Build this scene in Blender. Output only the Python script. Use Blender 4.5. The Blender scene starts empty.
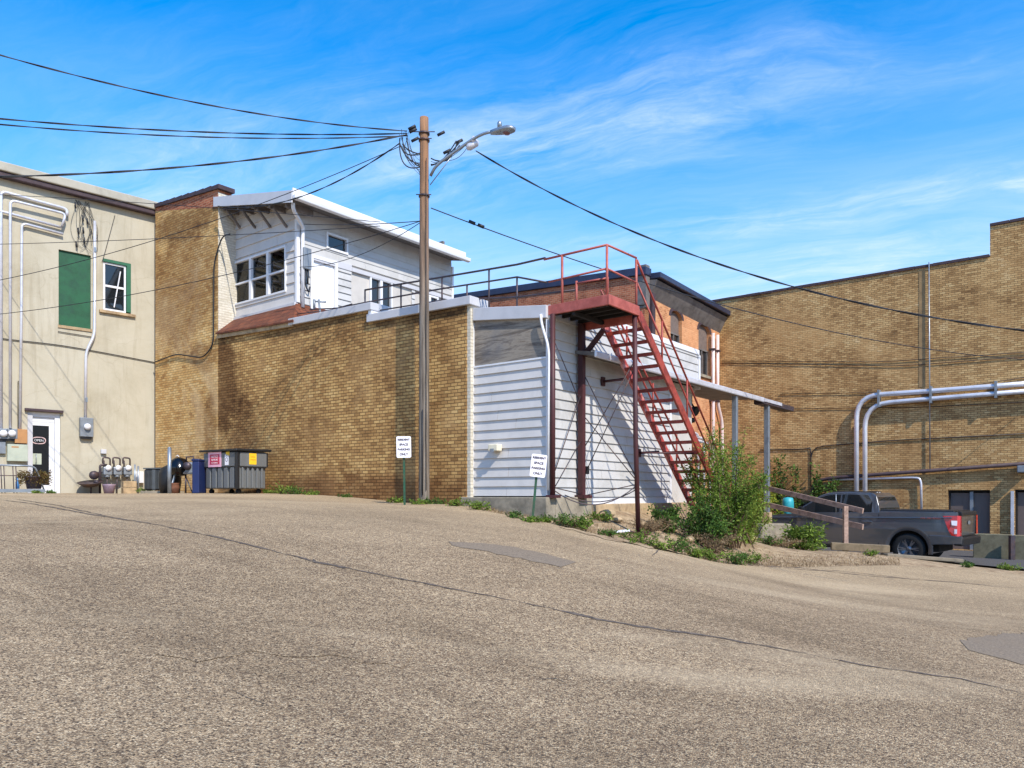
import bpy, bmesh, math, random
import numpy as np
from mathutils import Vector, Matrix
random.seed(11)
S = bpy.context.scene
COL = S.collection
FPX, CY, CX = 762.0, 495.0, 512.0
SUN_E, SKY_STR, SKY_SAT, EXPO = 2.6, .15, 1.5, 1.05
CLOUD = (2.9, 3.4, 4.1, 1); HAZE = (1.9, 2.75, 3.9, 1); CL1 = (1.3, .4, 0)
CLOUDS = [(-.62,1.58,.6,.18,.72),(-.1,2.12,1.0,.12,.6),(.136,2.55,1.6,.3,.7),(-1.5,1.35,.6,.2,.5),(.36,2.14,.1,.04,1.2),(.3,1.33,.08,.02,.9)]

# ------------------------------------------------------------------ frames
D1 = Vector((-0.787, 0.617, 0)).normalized()
D2 = Vector((0.617, 0.787, 0)).normalized()
class Frame:
    """vertical plane: origin, direction s along the wall, n outward"""
    def __init__(s, o, d, n):
        s.o = Vector((o[0], o[1], 0)); s.d = Vector((d[0], d[1], 0)).normalized(); s.n = Vector((n[0], n[1], 0)).normalized()
    def w(s, a, n, z): return s.o + s.d*a + s.n*n + Vector((0, 0, z))
    def s(s_, px, off=0):
        k = (px-CX)/FPX; o = s_.o + s_.n*off
        return (k*o.y - o.x)/(s_.d.x - k*s_.d.y)
    def p(s_, px, py, off=0):
        a = s_.s(px, off); Y = (s_.o + s_.n*off + s_.d*a).y
        return a, (CY-py)*Y/FPX
WORLD = Frame((0, 0), (1, 0), (0, 1))
C0 = Vector((0.737, 15.6, 0))
FL = Frame(C0, D1, -D2)          # brick alley wall, faces left of camera
SD = Frame(C0, D2, -D1)          # sided wall, faces right
RC = C0 + D1*9.0 + D2*0.45       # corner of the roof-top room
RMF = Frame(RC, D1, -D2); RMS = Frame(RC, D2, -D1)
ST = Frame((-11.9, 25.5), (-1, -1), (1, -1))
RW = Frame((9.26, 33.9), -D1, -D2)
RE = C0 + D1*4.6 + D2*12.7
RBL = Frame(RE, D1, -D2); RBR = Frame(RE, D2, -D1)
def at(px, py, Y): return Vector(((px-CX)/FPX*Y, Y, (CY-py)*Y/FPX))

# ------------------------------------------------------------------ terrain
CP = [(-8,493,22.5),(60,493,23.6),(156,494,25.2),(205,493,21.5),(290,493.5,20.6),(330,495,19.5),(380,499,18.3),(426,504,17.3),(468,503.5,16.5),
      (500,512,15.9),(548,519,15.2),(575,521,15.6),(600,528,15.5),(634,531,15.7),(640,545,14.6),(600,536,14.5),(560,527,14.5),(625,512,17.3),(670,512,19.6),(725,548,17.9),
      (700,556,15.8),(760,560,17.0),(775,541,23.6),(800,549,21.0),(850,549,20.3),(850,558,18.5),(930,564,18.8),(1024,573,19.0),
      (250,506,14.0),(420,528,12.0),(540,570,10.0),(800,605,10.5)]
P3 = [tuple(at(*c)) for c in CP]
P3 += [(0,0,-1.6),(-5,5,-1.16),(5,5,-2.0),(0,5,-1.55),(-8,12,-.42),(-14,15,0.0),(0,-8,-1.9),(-14,-6,-1.1),(14,-6,-2.7),(12,8,-2.25),
       (22,14,-2.5),(-24,12,.1),(-12,30,.2),(3,26,-.5),(20,24,-2.2)]
_A = np.array(P3); _n = len(_A)
def _U(r2): return np.where(r2 > 1e-9, r2*np.log(r2+1e-12)*.5, 0)
_K = _U(((_A[:, None, :2]-_A[None, :, :2])**2).sum(-1)) + np.eye(_n)*0.6
_Pm = np.hstack([np.ones((_n, 1)), _A[:, :2]])
_L = np.block([[_K, _Pm], [_Pm.T, np.zeros((3, 3))]])
_W = np.linalg.solve(_L, np.concatenate([_A[:, 2], np.zeros(3)]))
LOTL = [(6.4,25.6),(7.6,24.7),(9.1,21.4),(10.1,20.4),(13.5,19.7),(40,16)]
LOTZ = -2.05
def hz(x, y):
    x = np.asarray(x, float); y = np.asarray(y, float)
    r2 = (x[..., None]-_A[:, 0])**2 + (y[..., None]-_A[:, 1])**2
    z = _U(r2)@_W[:_n] + _W[_n] + _W[_n+1]*x + _W[_n+2]*y
    # lower parking lot
    best = np.full(z.shape, 1e9); sg = np.ones(z.shape)
    for (a, b) in zip(LOTL[:-1], LOTL[1:]):
        dx, dy = b[0]-a[0], b[1]-a[1]; L2 = dx*dx+dy*dy
        t = np.clip(((x-a[0])*dx+(y-a[1])*dy)/L2, 0, 1)
        d = np.hypot(x-a[0]-t*dx, y-a[1]-t*dy)
        side = np.sign(dx*(y-a[1])-dy*(x-a[0]))
        m = d < best; best = np.where(m, d, best); sg = np.where(m, side, sg)
    d = best*sg
    w = np.where(x < 10, .35, np.clip(.35+(x-10)*.9, .35, 2.2))
    t = np.clip(d/w, 0, 1); t = t*t*(3-2*t)
    inlot = (y > 15) & (x > 6)
    t = np.where(inlot, t, 0)
    z = z*(1-t)+LOTZ*t
    # behind the houses and far away: level ground
    r = np.hypot(x, y-8); f = np.clip((r-26)/16, 0, 1); f = f*f*(3-2*f)
    return z*(1-f) + (-2.1)*f
def H(x, y): return float(hz(np.array([x]), np.array([y]))[0])
def gnd(px, py, lift=0):
    k = (px-CX)/FPX; m = (CY-py)/FPX
    ys = np.linspace(2.5, 30, 1400); g = hz(k*ys, ys); dlt = m*ys-g
    i = np.where(dlt < 0)[0]
    Y = ys[i[0]] if len(i) else 25
    return Vector((k*Y, Y, H(k*Y, Y)+lift))

# ------------------------------------------------------------------ mesh builder
class MB:
    def __init__(s, fr=WORLD): s.v = []; s.f = []; s.uv = []; s.sm = []; s.fr = fr
    def face(s, pts, smooth=False, uv=None):
        b = len(s.v); s.v += [tuple(p) for p in pts]; s.f.append(list(range(b, b+len(pts)))); s.sm.append(smooth)
        if uv is None:
            n = Vector((0, 0, 0)); P = [Vector(p) for p in pts]
            for i in range(len(P)): n += P[i].cross(P[(i+1) % len(P)])
            if n.length > 1e-12: n.normalize()
            fr = s.fr; uv = []
            for p in P:
                q = p-fr.o; a = q.dot(fr.d); b_ = q.dot(fr.n)
                if abs(n.z) > .75: uv.append((a, b_))
                elif abs(n.dot(fr.d)) > abs(n.dot(fr.n)): uv.append((b_+.37, p.z))
                else: uv.append((a, p.z))
        s.uv.append(uv)
    def q(s, a, b, c, d): s.face([a, b, c, d])
    def fbox(s, s0, s1, n0, n1, z0, z1, skip=''):
        w = s.fr.w
        P = [w(s0,n0,z0), w(s1,n0,z0), w(s1,n1,z0), w(s0,n1,z0), w(s0,n0,z1), w(s1,n0,z1), w(s1,n1,z1), w(s0,n1,z1)]
        s.hexa(P)
    def hexa(s, P):
        for i in ((0,3,2,1),(4,5,6,7),(0,1,5,4),(1,2,6,5),(2,3,7,6),(3,0,4,7)): s.face([P[j] for j in i])
    def prism(s, poly, n0, n1):
        w = s.fr.w
        a = [w(p[0], n0, p[1]) for p in poly]; b = [w(p[0], n1, p[1]) for p in poly]
        s.face(a); s.face(b[::-1])
        for i in range(len(a)):
            j = (i+1) % len(a); s.face([a[i], a[j], b[j], b[i]])
    def tube(s, pts, r, n=8, cap=True):
        pts = [Vector(p) for p in pts]; R = r if isinstance(r, (list, tuple)) else [r]*len(pts)
        rings = []; up = None
        for i, p in enumerate(pts):
            t = (pts[min(i+1, len(pts)-1)]-pts[max(i-1, 0)])
            if t.length < 1e-9: t = Vector((0, 0, 1))
            t.normalize()
            if up is None:
                up = Vector((0, 0, 1)) if abs(t.z) < .9 else Vector((1, 0, 0))
            x = up-t*up.dot(t)
            if x.length < 1e-6: x = t.orthogonal()
            x.normalize(); y = t.cross(x); up = x
            rings.append([p+(x*math.cos(2*math.pi*k/n)+y*math.sin(2*math.pi*k/n))*R[i] for k in range(n)])
        b = len(s.v); 
        for rg in rings: s.v += [tuple(p) for p in rg]
        L = 0
        for i in range(len(rings)-1):
            d = (pts[i+1]-pts[i]).length
            for k in range(n):
                k2 = (k+1) % n
                s.f.append([b+i*n+k, b+i*n+k2, b+(i+1)*n+k2, b+(i+1)*n+k]); s.sm.append(n > 4)
                c = 2*math.pi*R[i]/n
                s.uv.append([(k*c, L), ((k+1)*c, L), ((k+1)*c, L+d), (k*c, L+d)])
            L += d
        if cap:
            s.f.append([b+k for k in range(n)][::-1]); s.sm.append(False); s.uv.append([(0, 0)]*n)
            e = b+(len(rings)-1)*n
            s.f.append([e+k for k in range(n)]); s.sm.append(False); s.uv.append([(0, 0)]*n)
    def beam(s, a, b, w, h, up=Vector((0, 0, 1))):
        a = Vector(a); b = Vector(b); t = (b-a).normalized(); x = t.cross(up)
        if x.length < 1e-6: x = Vector((1, 0, 0))
        x.normalize(); y = x.cross(t)
        P = []
        for p in (a, b):
            P += [p-x*w/2-y*h/2, p+x*w/2-y*h/2, p+x*w/2+y*h/2, p-x*w/2+y*h/2]
        s.hexa(P)
    def lathe(s, c, prof, n=20, axis=Vector((0, 0, 1)), smooth=True, cap=True):
        axis = Vector(axis).normalized(); x = axis.orthogonal().normalized(); y = axis.cross(x); c = Vector(c)
        b = len(s.v)
        for (r, h) in prof:
            for k in range(n):
                a = 2*math.pi*k/n; s.v.append(tuple(c+axis*h+(x*math.cos(a)+y*math.sin(a))*r))
        for i in range(len(prof)-1):
            for k in range(n):
                k2 = (k+1) % n; s.f.append([b+i*n+k, b+i*n+k2, b+(i+1)*n+k2, b+(i+1)*n+k]); s.sm.append(smooth)
                s.uv.append([(k*.1, i*.1), (k*.1+.1, i*.1), (k*.1+.1, i*.1+.1), (k*.1, i*.1+.1)])
        for i in (0, len(prof)-1):
            if cap and prof[i][0] > 1e-6:
                s.f.append([b+i*n+k for k in range(n)]); s.sm.append(False); s.uv.append([(0, 0)]*n)
    def siding(s, s0, s1, z0, z1, exp=.205, t=.028, base=.0, topf=None, holes=()):
        """lapped boards; topf(s) clips the top, holes are (sa,sb,za,zb)"""
        z = z0
        while z < z1-1e-4:
            ze = min(z+exp, z1)
            cuts = [(s0, s1)]
            for h in holes:
                if ze > h[2]+.01 and z < h[3]-.01:
                    nc = []
                    for (a, b) in cuts:
                        lo, hi = max(a, h[0]), min(b, h[1])
                        if lo < hi:
                            if a < lo: nc.append((a, lo))
                            if hi < b: nc.append((hi, b))
                        else: nc.append((a, b))
                    cuts = nc
            parts = [(a, b, z, ze) for a, b in cuts]
            for h in holes:   # slivers of board above and below an opening
                if ze > h[2]+.01 and z < h[3]-.01:
                    lo, hi = max(s0, h[0]), min(s1, h[1])
                    if ze > h[3]+.005: parts.append((lo, hi, h[3], ze))
                    if z < h[2]-.005: parts.append((lo, hi, z, h[2]))
            zfull = z
            np_ = []
            for (a, b, z, ze) in parts:
                if b-a > 1.6 and random.random() < .55:
                    c_ = a+(b-a)*random.uniform(.25, .75); np_ += [(a, c_-.004, z, ze), (c_+.004, b, z, ze)]
                else: np_.append((a, b, z, ze))
            for (a, b, z, ze) in np_:
                w = s.fr.w; tt = base+t*(1-(ze-zfull)/exp)
                za, zb = ze, ze
                if topf: za = max(z+.001, min(ze, topf(a))); zb = max(z+.001, min(ze, topf(b)))
                if topf and max(topf(a), topf(b)) <= z: continue
                s.hexa([w(a,base-.02,z), w(b,base-.02,z), w(b,base+t,z), w(a,base+t,z), w(a,base-.02,za), w(b,base-.02,zb), w(b,tt+.003,zb), w(a,tt+.003,za)])
            z = min(zfull+exp, z1)
    def wall(s, s0, s1, z0, z1, holes=(), n0=0.0, th=.3, rv=.18):
        """front sheet with real openings, reveals, ends, top and back"""
        w = s.fr.w
        xs = sorted({s0, s1, *[v for h in holes for v in h[:2] if s0 < v < s1]}); zs = sorted({z0, z1, *[v for h in holes for v in h[2:4] if z0 < v < z1]})
        def inh(a, b):
            return any(h[0] < a < h[1] and h[2] < b < h[3] for h in holes)
        for i in range(len(xs)-1):
            for j in range(len(zs)-1):
                if inh((xs[i]+xs[i+1])/2, (zs[j]+zs[j+1])/2): continue
                a, b, c, d = xs[i], xs[i+1], zs[j], zs[j+1]
                for n in (n0, n0-th): s.face([w(a,n,c), w(b,n,c), w(b,n,d), w(a,n,d)])
        for (a, b, c, d) in [h[:4] for h in holes]:
            m = n0-th
            s.face([w(a,n0,c), w(a,m,c), w(a,m,d), w(a,n0,d)]); s.face([w(b,n0,c), w(b,m,c), w(b,m,d), w(b,n0,d)])
            s.face([w(a,n0,d), w(b,n0,d), w(b,m,d), w(a,m,d)]); s.face([w(a,n0,c), w(b,n0,c), w(b,m,c), w(a,m,c)])
        m = n0-th
        s.face([w(s0,n0,z0), w(s0,m,z0), w(s0,m,z1), w(s0,n0,z1)]); s.face([w(s1,n0,z0), w(s1,m,z0), w(s1,m,z1), w(s1,n0,z1)])
        s.face([w(s0,n0,z1), w(s1,n0,z1), w(s1,m,z1), w(s0,m,z1)])
    def build(s, name, m, parent=None, label=None, bevel=0, recalc=True, loc=None, segs=2):
        if loc is None: loc = parent.matrix_world.translation if parent is None else parent['_loc']
        loc = Vector(loc)
        me = bpy.data.meshes.new(name)
        me.from_pydata([tuple(Vector(p)-loc) for p in s.v], [], s.f)
        ul = me.uv_layers.new(name='UVMap')
        fl = [c for u in s.uv for p in u for c in p]
        ul.data.foreach_set('uv', fl)
        me.polygons.foreach_set('use_smooth', s.sm)
        if recalc:
            bm = bmesh.new(); bm.from_mesh(me)
            bmesh.ops.remove_doubles(bm, verts=bm.verts, dist=.0002)
            bmesh.ops.recalc_face_normals(bm, faces=bm.faces); bm.to_mesh(me); bm.free()
        me.materials.append(m); me.update()
        o = bpy.data.objects.new(name, me); COL.objects.link(o)
        if parent is not None: o.parent = parent; 
        else: o.location = loc
        o['_loc'] = tuple(loc)
        if label: o['label'] = label
        if bevel:
            md = o.modifiers.new('bevel', 'BEVEL'); md.width = bevel; md.segments = segs; md.limit_method = 'ANGLE'; md.angle_limit = math.radians(35)
        return o

def tag(o, label, cat, group=None):
    o['label'] = label; o['category'] = cat
    if group: o['group'] = group
    return o
def thing(name, label, cat, loc, group=None):
    o = bpy.data.objects.new(name, None); COL.objects.link(o); o.location = loc; o['_loc'] = tuple(loc); o.empty_display_size = .2
    return tag(o, label, cat, group)
def solo(name, mb, m, loc, label, cat, group=None, bevel=0):
    return tag(mb.build(name, m, None, bevel=bevel, loc=loc), label, cat, group)
def struct(name, mb, m, loc=(0, 0, 0), recalc=False):
    o = mb.build(name, m, None, loc=loc, recalc=recalc); o['kind'] = 'structure'; return o

# ------------------------------------------------------------------ materials
MAT = {}
def lin(c):
    return tuple(((x/255)/12.92 if x/255 <= .04045 else (((x/255)+.055)/1.055)**2.4) for x in c)+(1,)
class NT:
    def __init__(s, name):
        s.m = bpy.data.materials.new(name); s.m.use_nodes = True; s.t = s.m.node_tree; s.t.nodes.clear()
        s.out = s.n('ShaderNodeOutputMaterial'); s.b = s.n('ShaderNodeBsdfPrincipled'); s.l(s.b.outputs[0], s.out.inputs[0])
    def n(s, t, **k):
        x = s.t.nodes.new(t)
        for a, v in k.items(): setattr(x, a, v)
        return x
    def l(s, a, b): s.t.links.new(a, b)
    def math(s, op, a, b=None, c=None, clamp=False):
        x = s.n('ShaderNodeMath', operation=op); x.use_clamp = clamp
        for i, v in enumerate((a, b, c)):
            if v is None: continue
            if hasattr(v, 'is_output'): s.l(v, x.inputs[i])
            else: x.inputs[i].default_value = v
        return x.outputs[0]
    def mix(s, f, a, b, mode='MIX'):
        x = s.n('ShaderNodeMix', data_type='RGBA', blend_type=mode); x.clamp_factor = True
        for i, v in ((0, f), (6, a), (7, b)):
            if hasattr(v, 'is_output'): s.l(v, x.inputs[i])
            else: x.inputs[i].default_value = v
        return x.outputs[2]
    def noise(s, vec, scale, detail=4, rough=.6, dist=0):
        x = s.n('ShaderNodeTexNoise'); x.inputs['Scale'].default_value = scale; x.inputs['Detail'].default_value = detail
        x.inputs['Roughness'].default_value = rough; x.inputs['Distortion'].default_value = dist
        if vec is not None: s.l(vec, x.inputs['Vector'])
        return x.outputs['Fac']
    def ramp(s, f, stops):
        x = s.n('ShaderNodeValToRGB'); e = x.color_ramp.elements
        while len(e) > 1: e.remove(e[-1])
        e[0].position = stops[0][0]; e[0].color = stops[0][1]
        for p, c in stops[1:]:
            q = e.new(p); q.color = c
        s.l(f, x.inputs[0]); return x.outputs[0]
    def mapv(s, vec, sc=(1, 1, 1), rot=(0, 0, 0), loc=(0, 0, 0)):
        x = s.n('ShaderNodeMapping'); x.inputs['Scale'].default_value = sc; x.inputs['Rotation'].default_value = rot; x.inputs['Location'].default_value = loc
        s.l(vec, x.inputs['Vector']); return x.outputs[0]
    def bump(s, h, st=.3, dist=.01):
        x = s.n('ShaderNodeBump'); x.inputs['Strength'].default_value = st; x.inputs['Distance'].default_value = dist
        s.l(h, x.inputs['Height']); s.l(x.outputs[0], s.b.inputs['Normal'])
def g(v): return (v, v, v, 1)
def sm(f, lo, hi): return [(lo, g(0)), (hi, g(1))]

def pm(name, col, rough=.6, metal=0, var=.18, scale=4, bump=0, dirt=None, dirt_amt=.5, streak=False, spec=None):
    """plain material with real unevenness"""
    if name in MAT: return MAT[name]
    t = NT(name); tc = t.n('ShaderNodeTexCoord'); v = tc.outputs['Object']
    if streak: v = t.mapv(v, (1, 1, .12))
    base = lin(col); dark = tuple(c*(1-var*1.6) for c in base[:3])+(1,); lite = tuple(min(1, c*(1+var)) for c in base[:3])+(1,)
    n = t.noise(v, scale, 6, .65); c = t.ramp(n, [(.3, dark), (.5, base), (.72, lite)])
    if dirt:
        d = t.noise(tc.outputs['Object'], scale*.6, 8, .7, .6); f = t.ramp(d, [(.48, g(0)), (.66, g(dirt_amt))])
        c = t.mix(f, c, lin(dirt))
    t.l(c, t.b.inputs['Base Color']); t.b.inputs['Roughness'].default_value = rough; t.b.inputs['Metallic'].default_value = metal
    if spec is not None: t.b.inputs['Specular IOR Level'].default_value = spec
    r = t.noise(v, scale*2.3, 3); rr = t.math('MULTIPLY_ADD', r, .3, rough-.15, clamp=True); t.l(rr, t.b.inputs['Roughness'])
    if bump: t.bump(t.noise(tc.outputs['Object'], scale*9, 6, .7), bump, .01)
    MAT[name] = t.m; return t.m

def brick(name, cols, mortar, bw=.205, rh=.076, mw=.0105, patch=None, patch_amt=.6, dark=None, stain=None, bumpS=.6, whitew=0):
    t = NT(name); uv = t.n('ShaderNodeUVMap').outputs[0]
    wob = t.noise(uv, 2.2, 3); 
    wv = t.n('ShaderNodeVectorMath', operation='MULTIPLY_ADD'); nn = t.n('ShaderNodeTexNoise'); nn.inputs['Scale'].default_value = 9; nn.inputs['Detail'].default_value = 2; t.l(uv, nn.inputs['Vector'])
    wv.inputs[1].default_value = (.012, .012, 0); t.l(nn.outputs['Color'], wv.inputs[0]); t.l(uv, wv.inputs[2])
    v = wv.outputs[0]
    bt = t.n('ShaderNodeTexBrick'); bt.offset = .5; bt.inputs['Scale'].default_value = 1
    bt.inputs['Brick Width'].default_value = bw; bt.inputs['Row Height'].default_value = rh; bt.inputs['Mortar Size'].default_value = mw; bt.inputs['Mortar Smooth'].default_value = .25
    t.l(v, bt.inputs['Vector']); fac = bt.outputs['Fac']
    sep = t.n('ShaderNodeSeparateXYZ'); t.l(v, sep.inputs[0])
    row = t.math('FLOOR', t.math('DIVIDE', sep.outputs[1], rh)); par = t.math('MODULO', t.math('ABSOLUTE', row), 2)
    colx = t.math('FLOOR', t.math('SUBTRACT', t.math('DIVIDE', sep.outputs[0], bw), t.math('MULTIPLY', t.math('SUBTRACT', 1, par), .5)))
    cb = t.n('ShaderNodeCombineXYZ'); t.l(row, cb.inputs[0]); t.l(colx, cb.inputs[1])
    wn = t.n('ShaderNodeTexWhiteNoise', noise_dimensions='3D'); t.l(cb.outputs[0], wn.inputs['Vector'])
    n1 = t.noise(uv, .9, 6, .62, .5)
    f = t.math('ADD', t.math('MULTIPLY', wn.outputs['Value'], .5), t.math('MULTIPLY_ADD', n1, 1.2, -.36), clamp=True)
    k = len(cols)-1; c = t.ramp(f, [(i/k, lin(q)) for i, q in enumerate(cols)])
    fine = t.noise(uv, 38, 5, .75); c = t.mix(.5, c, t.ramp(fine, [(.3, g(.35)), (.65, g(.95))]), 'MULTIPLY')
    c = t.mix(t.math('MULTIPLY', fac, .85), c, lin(mortar))
    if patch:
        pf = t.ramp(t.noise(uv, .45, 7, .66, .8), [(.5, g(0)), (.62, g(patch_amt))]); c = t.mix(pf, c, lin(patch), 'MIX')
    if dark:   # soot lying in irregular streaks
        df = t.ramp(t.noise(t.mapv(uv, (1, .5, 1), loc=(3, 1, 0)), .8, 8, .7, 1.), [(.47, g(0)), (.66, g(.4))]); c = t.mix(df, c, lin(dark), 'MULTIPLY')
    for (cx, cy, rx, ry, sc, am) in (stain or []):
        sp = t.n('ShaderNodeSeparateXYZ'); t.l(uv, sp.inputs[0])
        a = t.math('DIVIDE', t.math('SUBTRACT', sp.outputs[0], cx), rx); b = t.math('DIVIDE', t.math('SUBTRACT', sp.outputs[1], cy), ry)
        rr = t.math('ADD', t.math('MULTIPLY', a, a), t.math('MULTIPLY', b, b))
        rr = t.math('ADD', rr, t.math('MULTIPLY_ADD', t.noise(uv, 1.3, 8, .7), 3.2, -1.6))
        ff = t.ramp(rr, [(.35, g(am)), (1.0, g(0))]); 
        # keep mortar paler inside the stain
        c = t.mix(ff, c, lin(sc), 'MULTIPLY')
    hs_ = t.n('ShaderNodeHueSaturation'); hs_.inputs['Value'].default_value = 1.14; hs_.inputs['Saturation'].default_value = .93; hs_.inputs['Hue'].default_value = .5; t.l(c, hs_.inputs['Color']); c = hs_.outputs[0]
    t.l(c, t.b.inputs['Base Color']); t.b.inputs['Roughness'].default_value = .9; t.b.inputs['Specular IOR Level'].default_value = .2
    hgt = t.math('SUBTRACT', t.math('MULTIPLY', fine, .5), fac); hgt = t.math('ADD', hgt, t.math('MULTIPLY', wn.outputs['Value'], .45))
    t.bump(hgt, bumpS, .012)
    MAT[name] = t.m; return t.m
# ------------------------------------------------------------------ palette
m_alum = pm('white_siding', (202,197,192), .45, 0, .06, 1.6, dirt=(150,150,148), dirt_amt=.22)
m_side = pm('painted_siding', (192,190,187), .5, 0, .06, 1.5, dirt=(150,146,136), dirt_amt=.5)
m_trim = pm('trim_metal', (194,193,196), .4, 0, .05, 2, dirt=(160,160,160), dirt_amt=.25)
m_white = pm('white_paint', (222,222,224), .45, 0, .04, 3)
m_wpipe = pm('galvanised_pipe', (215,215,222), .35, .35, .1, 3, dirt=(150,145,140), dirt_amt=.3)
m_roof = pm('roof_membrane', (120,118,115), .9, 0, .2, 2)
m_dark = pm('dark_interior', (34,30,28), .9, 0, .3, 2)
m_black = pm('black_plastic', (26,26,28), .5, 0, .2, 6)
m_rubber = pm('rubber', (22,22,23), .8, 0, .2, 8)
m_wire = pm('cable_black', (30,32,38), .6, 0, .1, 8)
m_red = pm('oxide_red_paint', (160,68,56), .5, .1, .22, 6, dirt=(96,40,34), dirt_amt=.8, bump=.2)
m_pink = pm('faded_red_paint', (176,92,80), .55, .05, .14, 5, dirt=(140,62,50), dirt_amt=.7)
m_maroon = pm('dark_red_steel', (76,38,40), .55, .1, .25, 5, dirt=(60,34,30), dirt_amt=.8, streak=True)
m_railg = pm('dark_rail_pipe', (74,66,72), .5, .4, .25, 6, dirt=(120,84,60), dirt_amt=.5)
m_conc = pm('concrete', (150,140,122), .9, 0, .22, 3, bump=.5, dirt=(88,82,70), dirt_amt=.7)
m_concs = pm('stained_concrete', (176,152,118), .9, 0, .22, 3.5, bump=.5, dirt=(110,84,60), dirt_amt=.7)
m_wood = pm('weathered_rail_timber', (168,140,124), .85, 0, .3, 6, streak=False, bump=.4, dirt=(90,70,60), dirt_amt=.6)
m_dirt = None
m_green = pm('green_board', (24,84,52), .6, 0, .22, 3, dirt=(22,60,48), dirt_amt=.6)
m_gtrim = pm('green_trim', (40,100,72), .6, 0, .15, 3)
m_shingle = None
m_fascia = pm('dark_blue_flashing', (52,56,78), .4, .3, .15, 3)
m_cop = pm('dark_coping_tile', (66,50,54), .7, 0, .25, 5)
m_soff = pm('grey_soffit', (112,106,102), .7, 0, .25, 3, streak=False, dirt=(70,66,66), dirt_amt=.6)
m_grey = pm('meter_grey', (134,140,146), .45, .3, .1, 6, dirt=(100,100,100), dirt_amt=.3)
m_steel = pm('galv_steel', (150,158,166), .4, .6, .15, 5)
m_bluepl = pm('blue_plastic', (22,38,84), .5, 0, .1, 4)
m_orange = pm('orange_box', (176,128,80), .6, 0, .1, 6)
m_lgreen = pm('pale_green_box', (176,182,164), .5, 0, .08, 5)
m_gpost = pm('green_post', (40,84,62), .6, .3, .25, 6, dirt=(110,80,50), dirt_amt=.4)
m_sign = pm('sign_white', (240,236,240), .4, 0, .03, 4)
m_ink = pm('sign_ink', (86,74,96), .6, 0, .1, 8)
m_tape = pm('weathered_plywood', (118,110,106), .85, 0, .25, 1.4, streak=False)
def special():
    # weather-beaten board: streaks along the wall
    t = NT('weathered_board'); uv = t.n('ShaderNodeUVMap').outputs[0]
    a = t.noise(t.mapv(uv, (.55, 4.5, 1)), 1.5, 10, .74, .5); c = t.ramp(a, [(.3, lin((70,62,56))), (.43, lin((104,94,84))), (.55, lin((150,140,126))), (.66, lin((112,98,84))), (.8, lin((180,168,150)))])
    b = t.noise(uv, 1.0, 4, .6); c = t.mix(t.ramp(b, [(.5, g(0)), (.75, g(.5))]), c, lin((90,98,110)))
    t.l(c, t.b.inputs['Base Color']); t.b.inputs['Roughness'].default_value = .85; t.bump(a, .4, .01); MAT['board'] = t.m
    # brown shingles
    t = NT('brown_shingles'); uv = t.n('ShaderNodeUVMap').outputs[0]
    bt = t.n('ShaderNodeTexBrick'); bt.offset = .5; bt.inputs['Scale'].default_value = 1; bt.inputs['Brick Width'].default_value = .28; bt.inputs['Row Height'].default_value = .13; bt.inputs['Mortar Size'].default_value = .006
    bt.inputs['Color1'].default_value = lin((132,72,44)); bt.inputs['Color2'].default_value = lin((100,54,34)); bt.inputs['Mortar'].default_value = lin((60,36,30)); t.l(uv, bt.inputs['Vector'])
    n = t.noise(uv, 30, 6, .8); c = t.mix(.5, bt.outputs['Color'], t.ramp(n, [(.3, g(.35)), (.7, g(1.2))]), 'MULTIPLY')
    p = t.noise(uv, 2, 6, .7); c = t.mix(t.ramp(p, [(.5, g(0)), (.7, g(.5))]), c, lin((140,92,64)))
    t.l(c, t.b.inputs['Base Color']); t.b.inputs['Roughness'].default_value = .92; t.bump(t.math('SUBTRACT', n, bt.outputs['Fac']), .6, .01); MAT['shingle'] = t.m
    # stucco
    t = NT('cream_stucco'); uv = t.n('ShaderNodeUVMap').outputs[0]
    n = t.noise(uv, .55, 8, .7, .4); c = t.ramp(n, [(.3, lin((172,163,141))), (.5, lin((188,180,159))), (.7, lin((196,189,170)))])
    st = t.noise(t.mapv(uv, (2.2, .18, 1)), 1.6, 6, .7, .3); c = t.mix(t.ramp(st, [(.52, g(0)), (.72, g(.45))]), c, lin((146,134,110)))
    f = t.noise(uv, 46, 6, .75); c = t.mix(.22, c, t.ramp(f, [(.3, g(.4)), (.7, g(1))]), 'MULTIPLY')
    vo = t.n('ShaderNodeTexVoronoi', feature='DISTANCE_TO_EDGE'); vo.inputs['Scale'].default_value = .5
    wv = t.n('ShaderNodeVectorMath', operation='MULTIPLY_ADD'); nn = t.n('ShaderNodeTexNoise'); nn.inputs['Scale'].default_value = 1.5; nn.inputs['Detail'].default_value = 6; t.l(uv, nn.inputs['Vector']); wv.inputs[1].default_value = (.9, .9, 0); t.l(nn.outputs['Color'], wv.inputs[0]); t.l(uv, wv.inputs[2]); t.l(wv.outputs[0], vo.inputs['Vector'])
    c = t.mix(t.ramp(vo.outputs['Distance'], [(.0, g(.22)), (.005, g(0))]), c, lin((120,106,84)))
    t.l(c, t.b.inputs['Base Color']); t.b.inputs['Roughness'].default_value = .92; t.bump(t.math('ADD', f, t.math('MULTIPLY', n, 2)), .35, .01); MAT['stucco'] = t.m
    # worn chip-seal asphalt
    t = NT('worn_asphalt'); tc = t.n('ShaderNodeTexCoord'); v = tc.outputs['Object']
    vo = t.n('ShaderNodeTexVoronoi'); vo.inputs['Scale'].default_value = 85; vo.inputs['Randomness'].default_value = 1; t.l(v, vo.inputs['Vector'])
    sp = t.n('ShaderNodeSeparateColor'); t.l(vo.outputs['Color'], sp.inputs[0])
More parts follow.
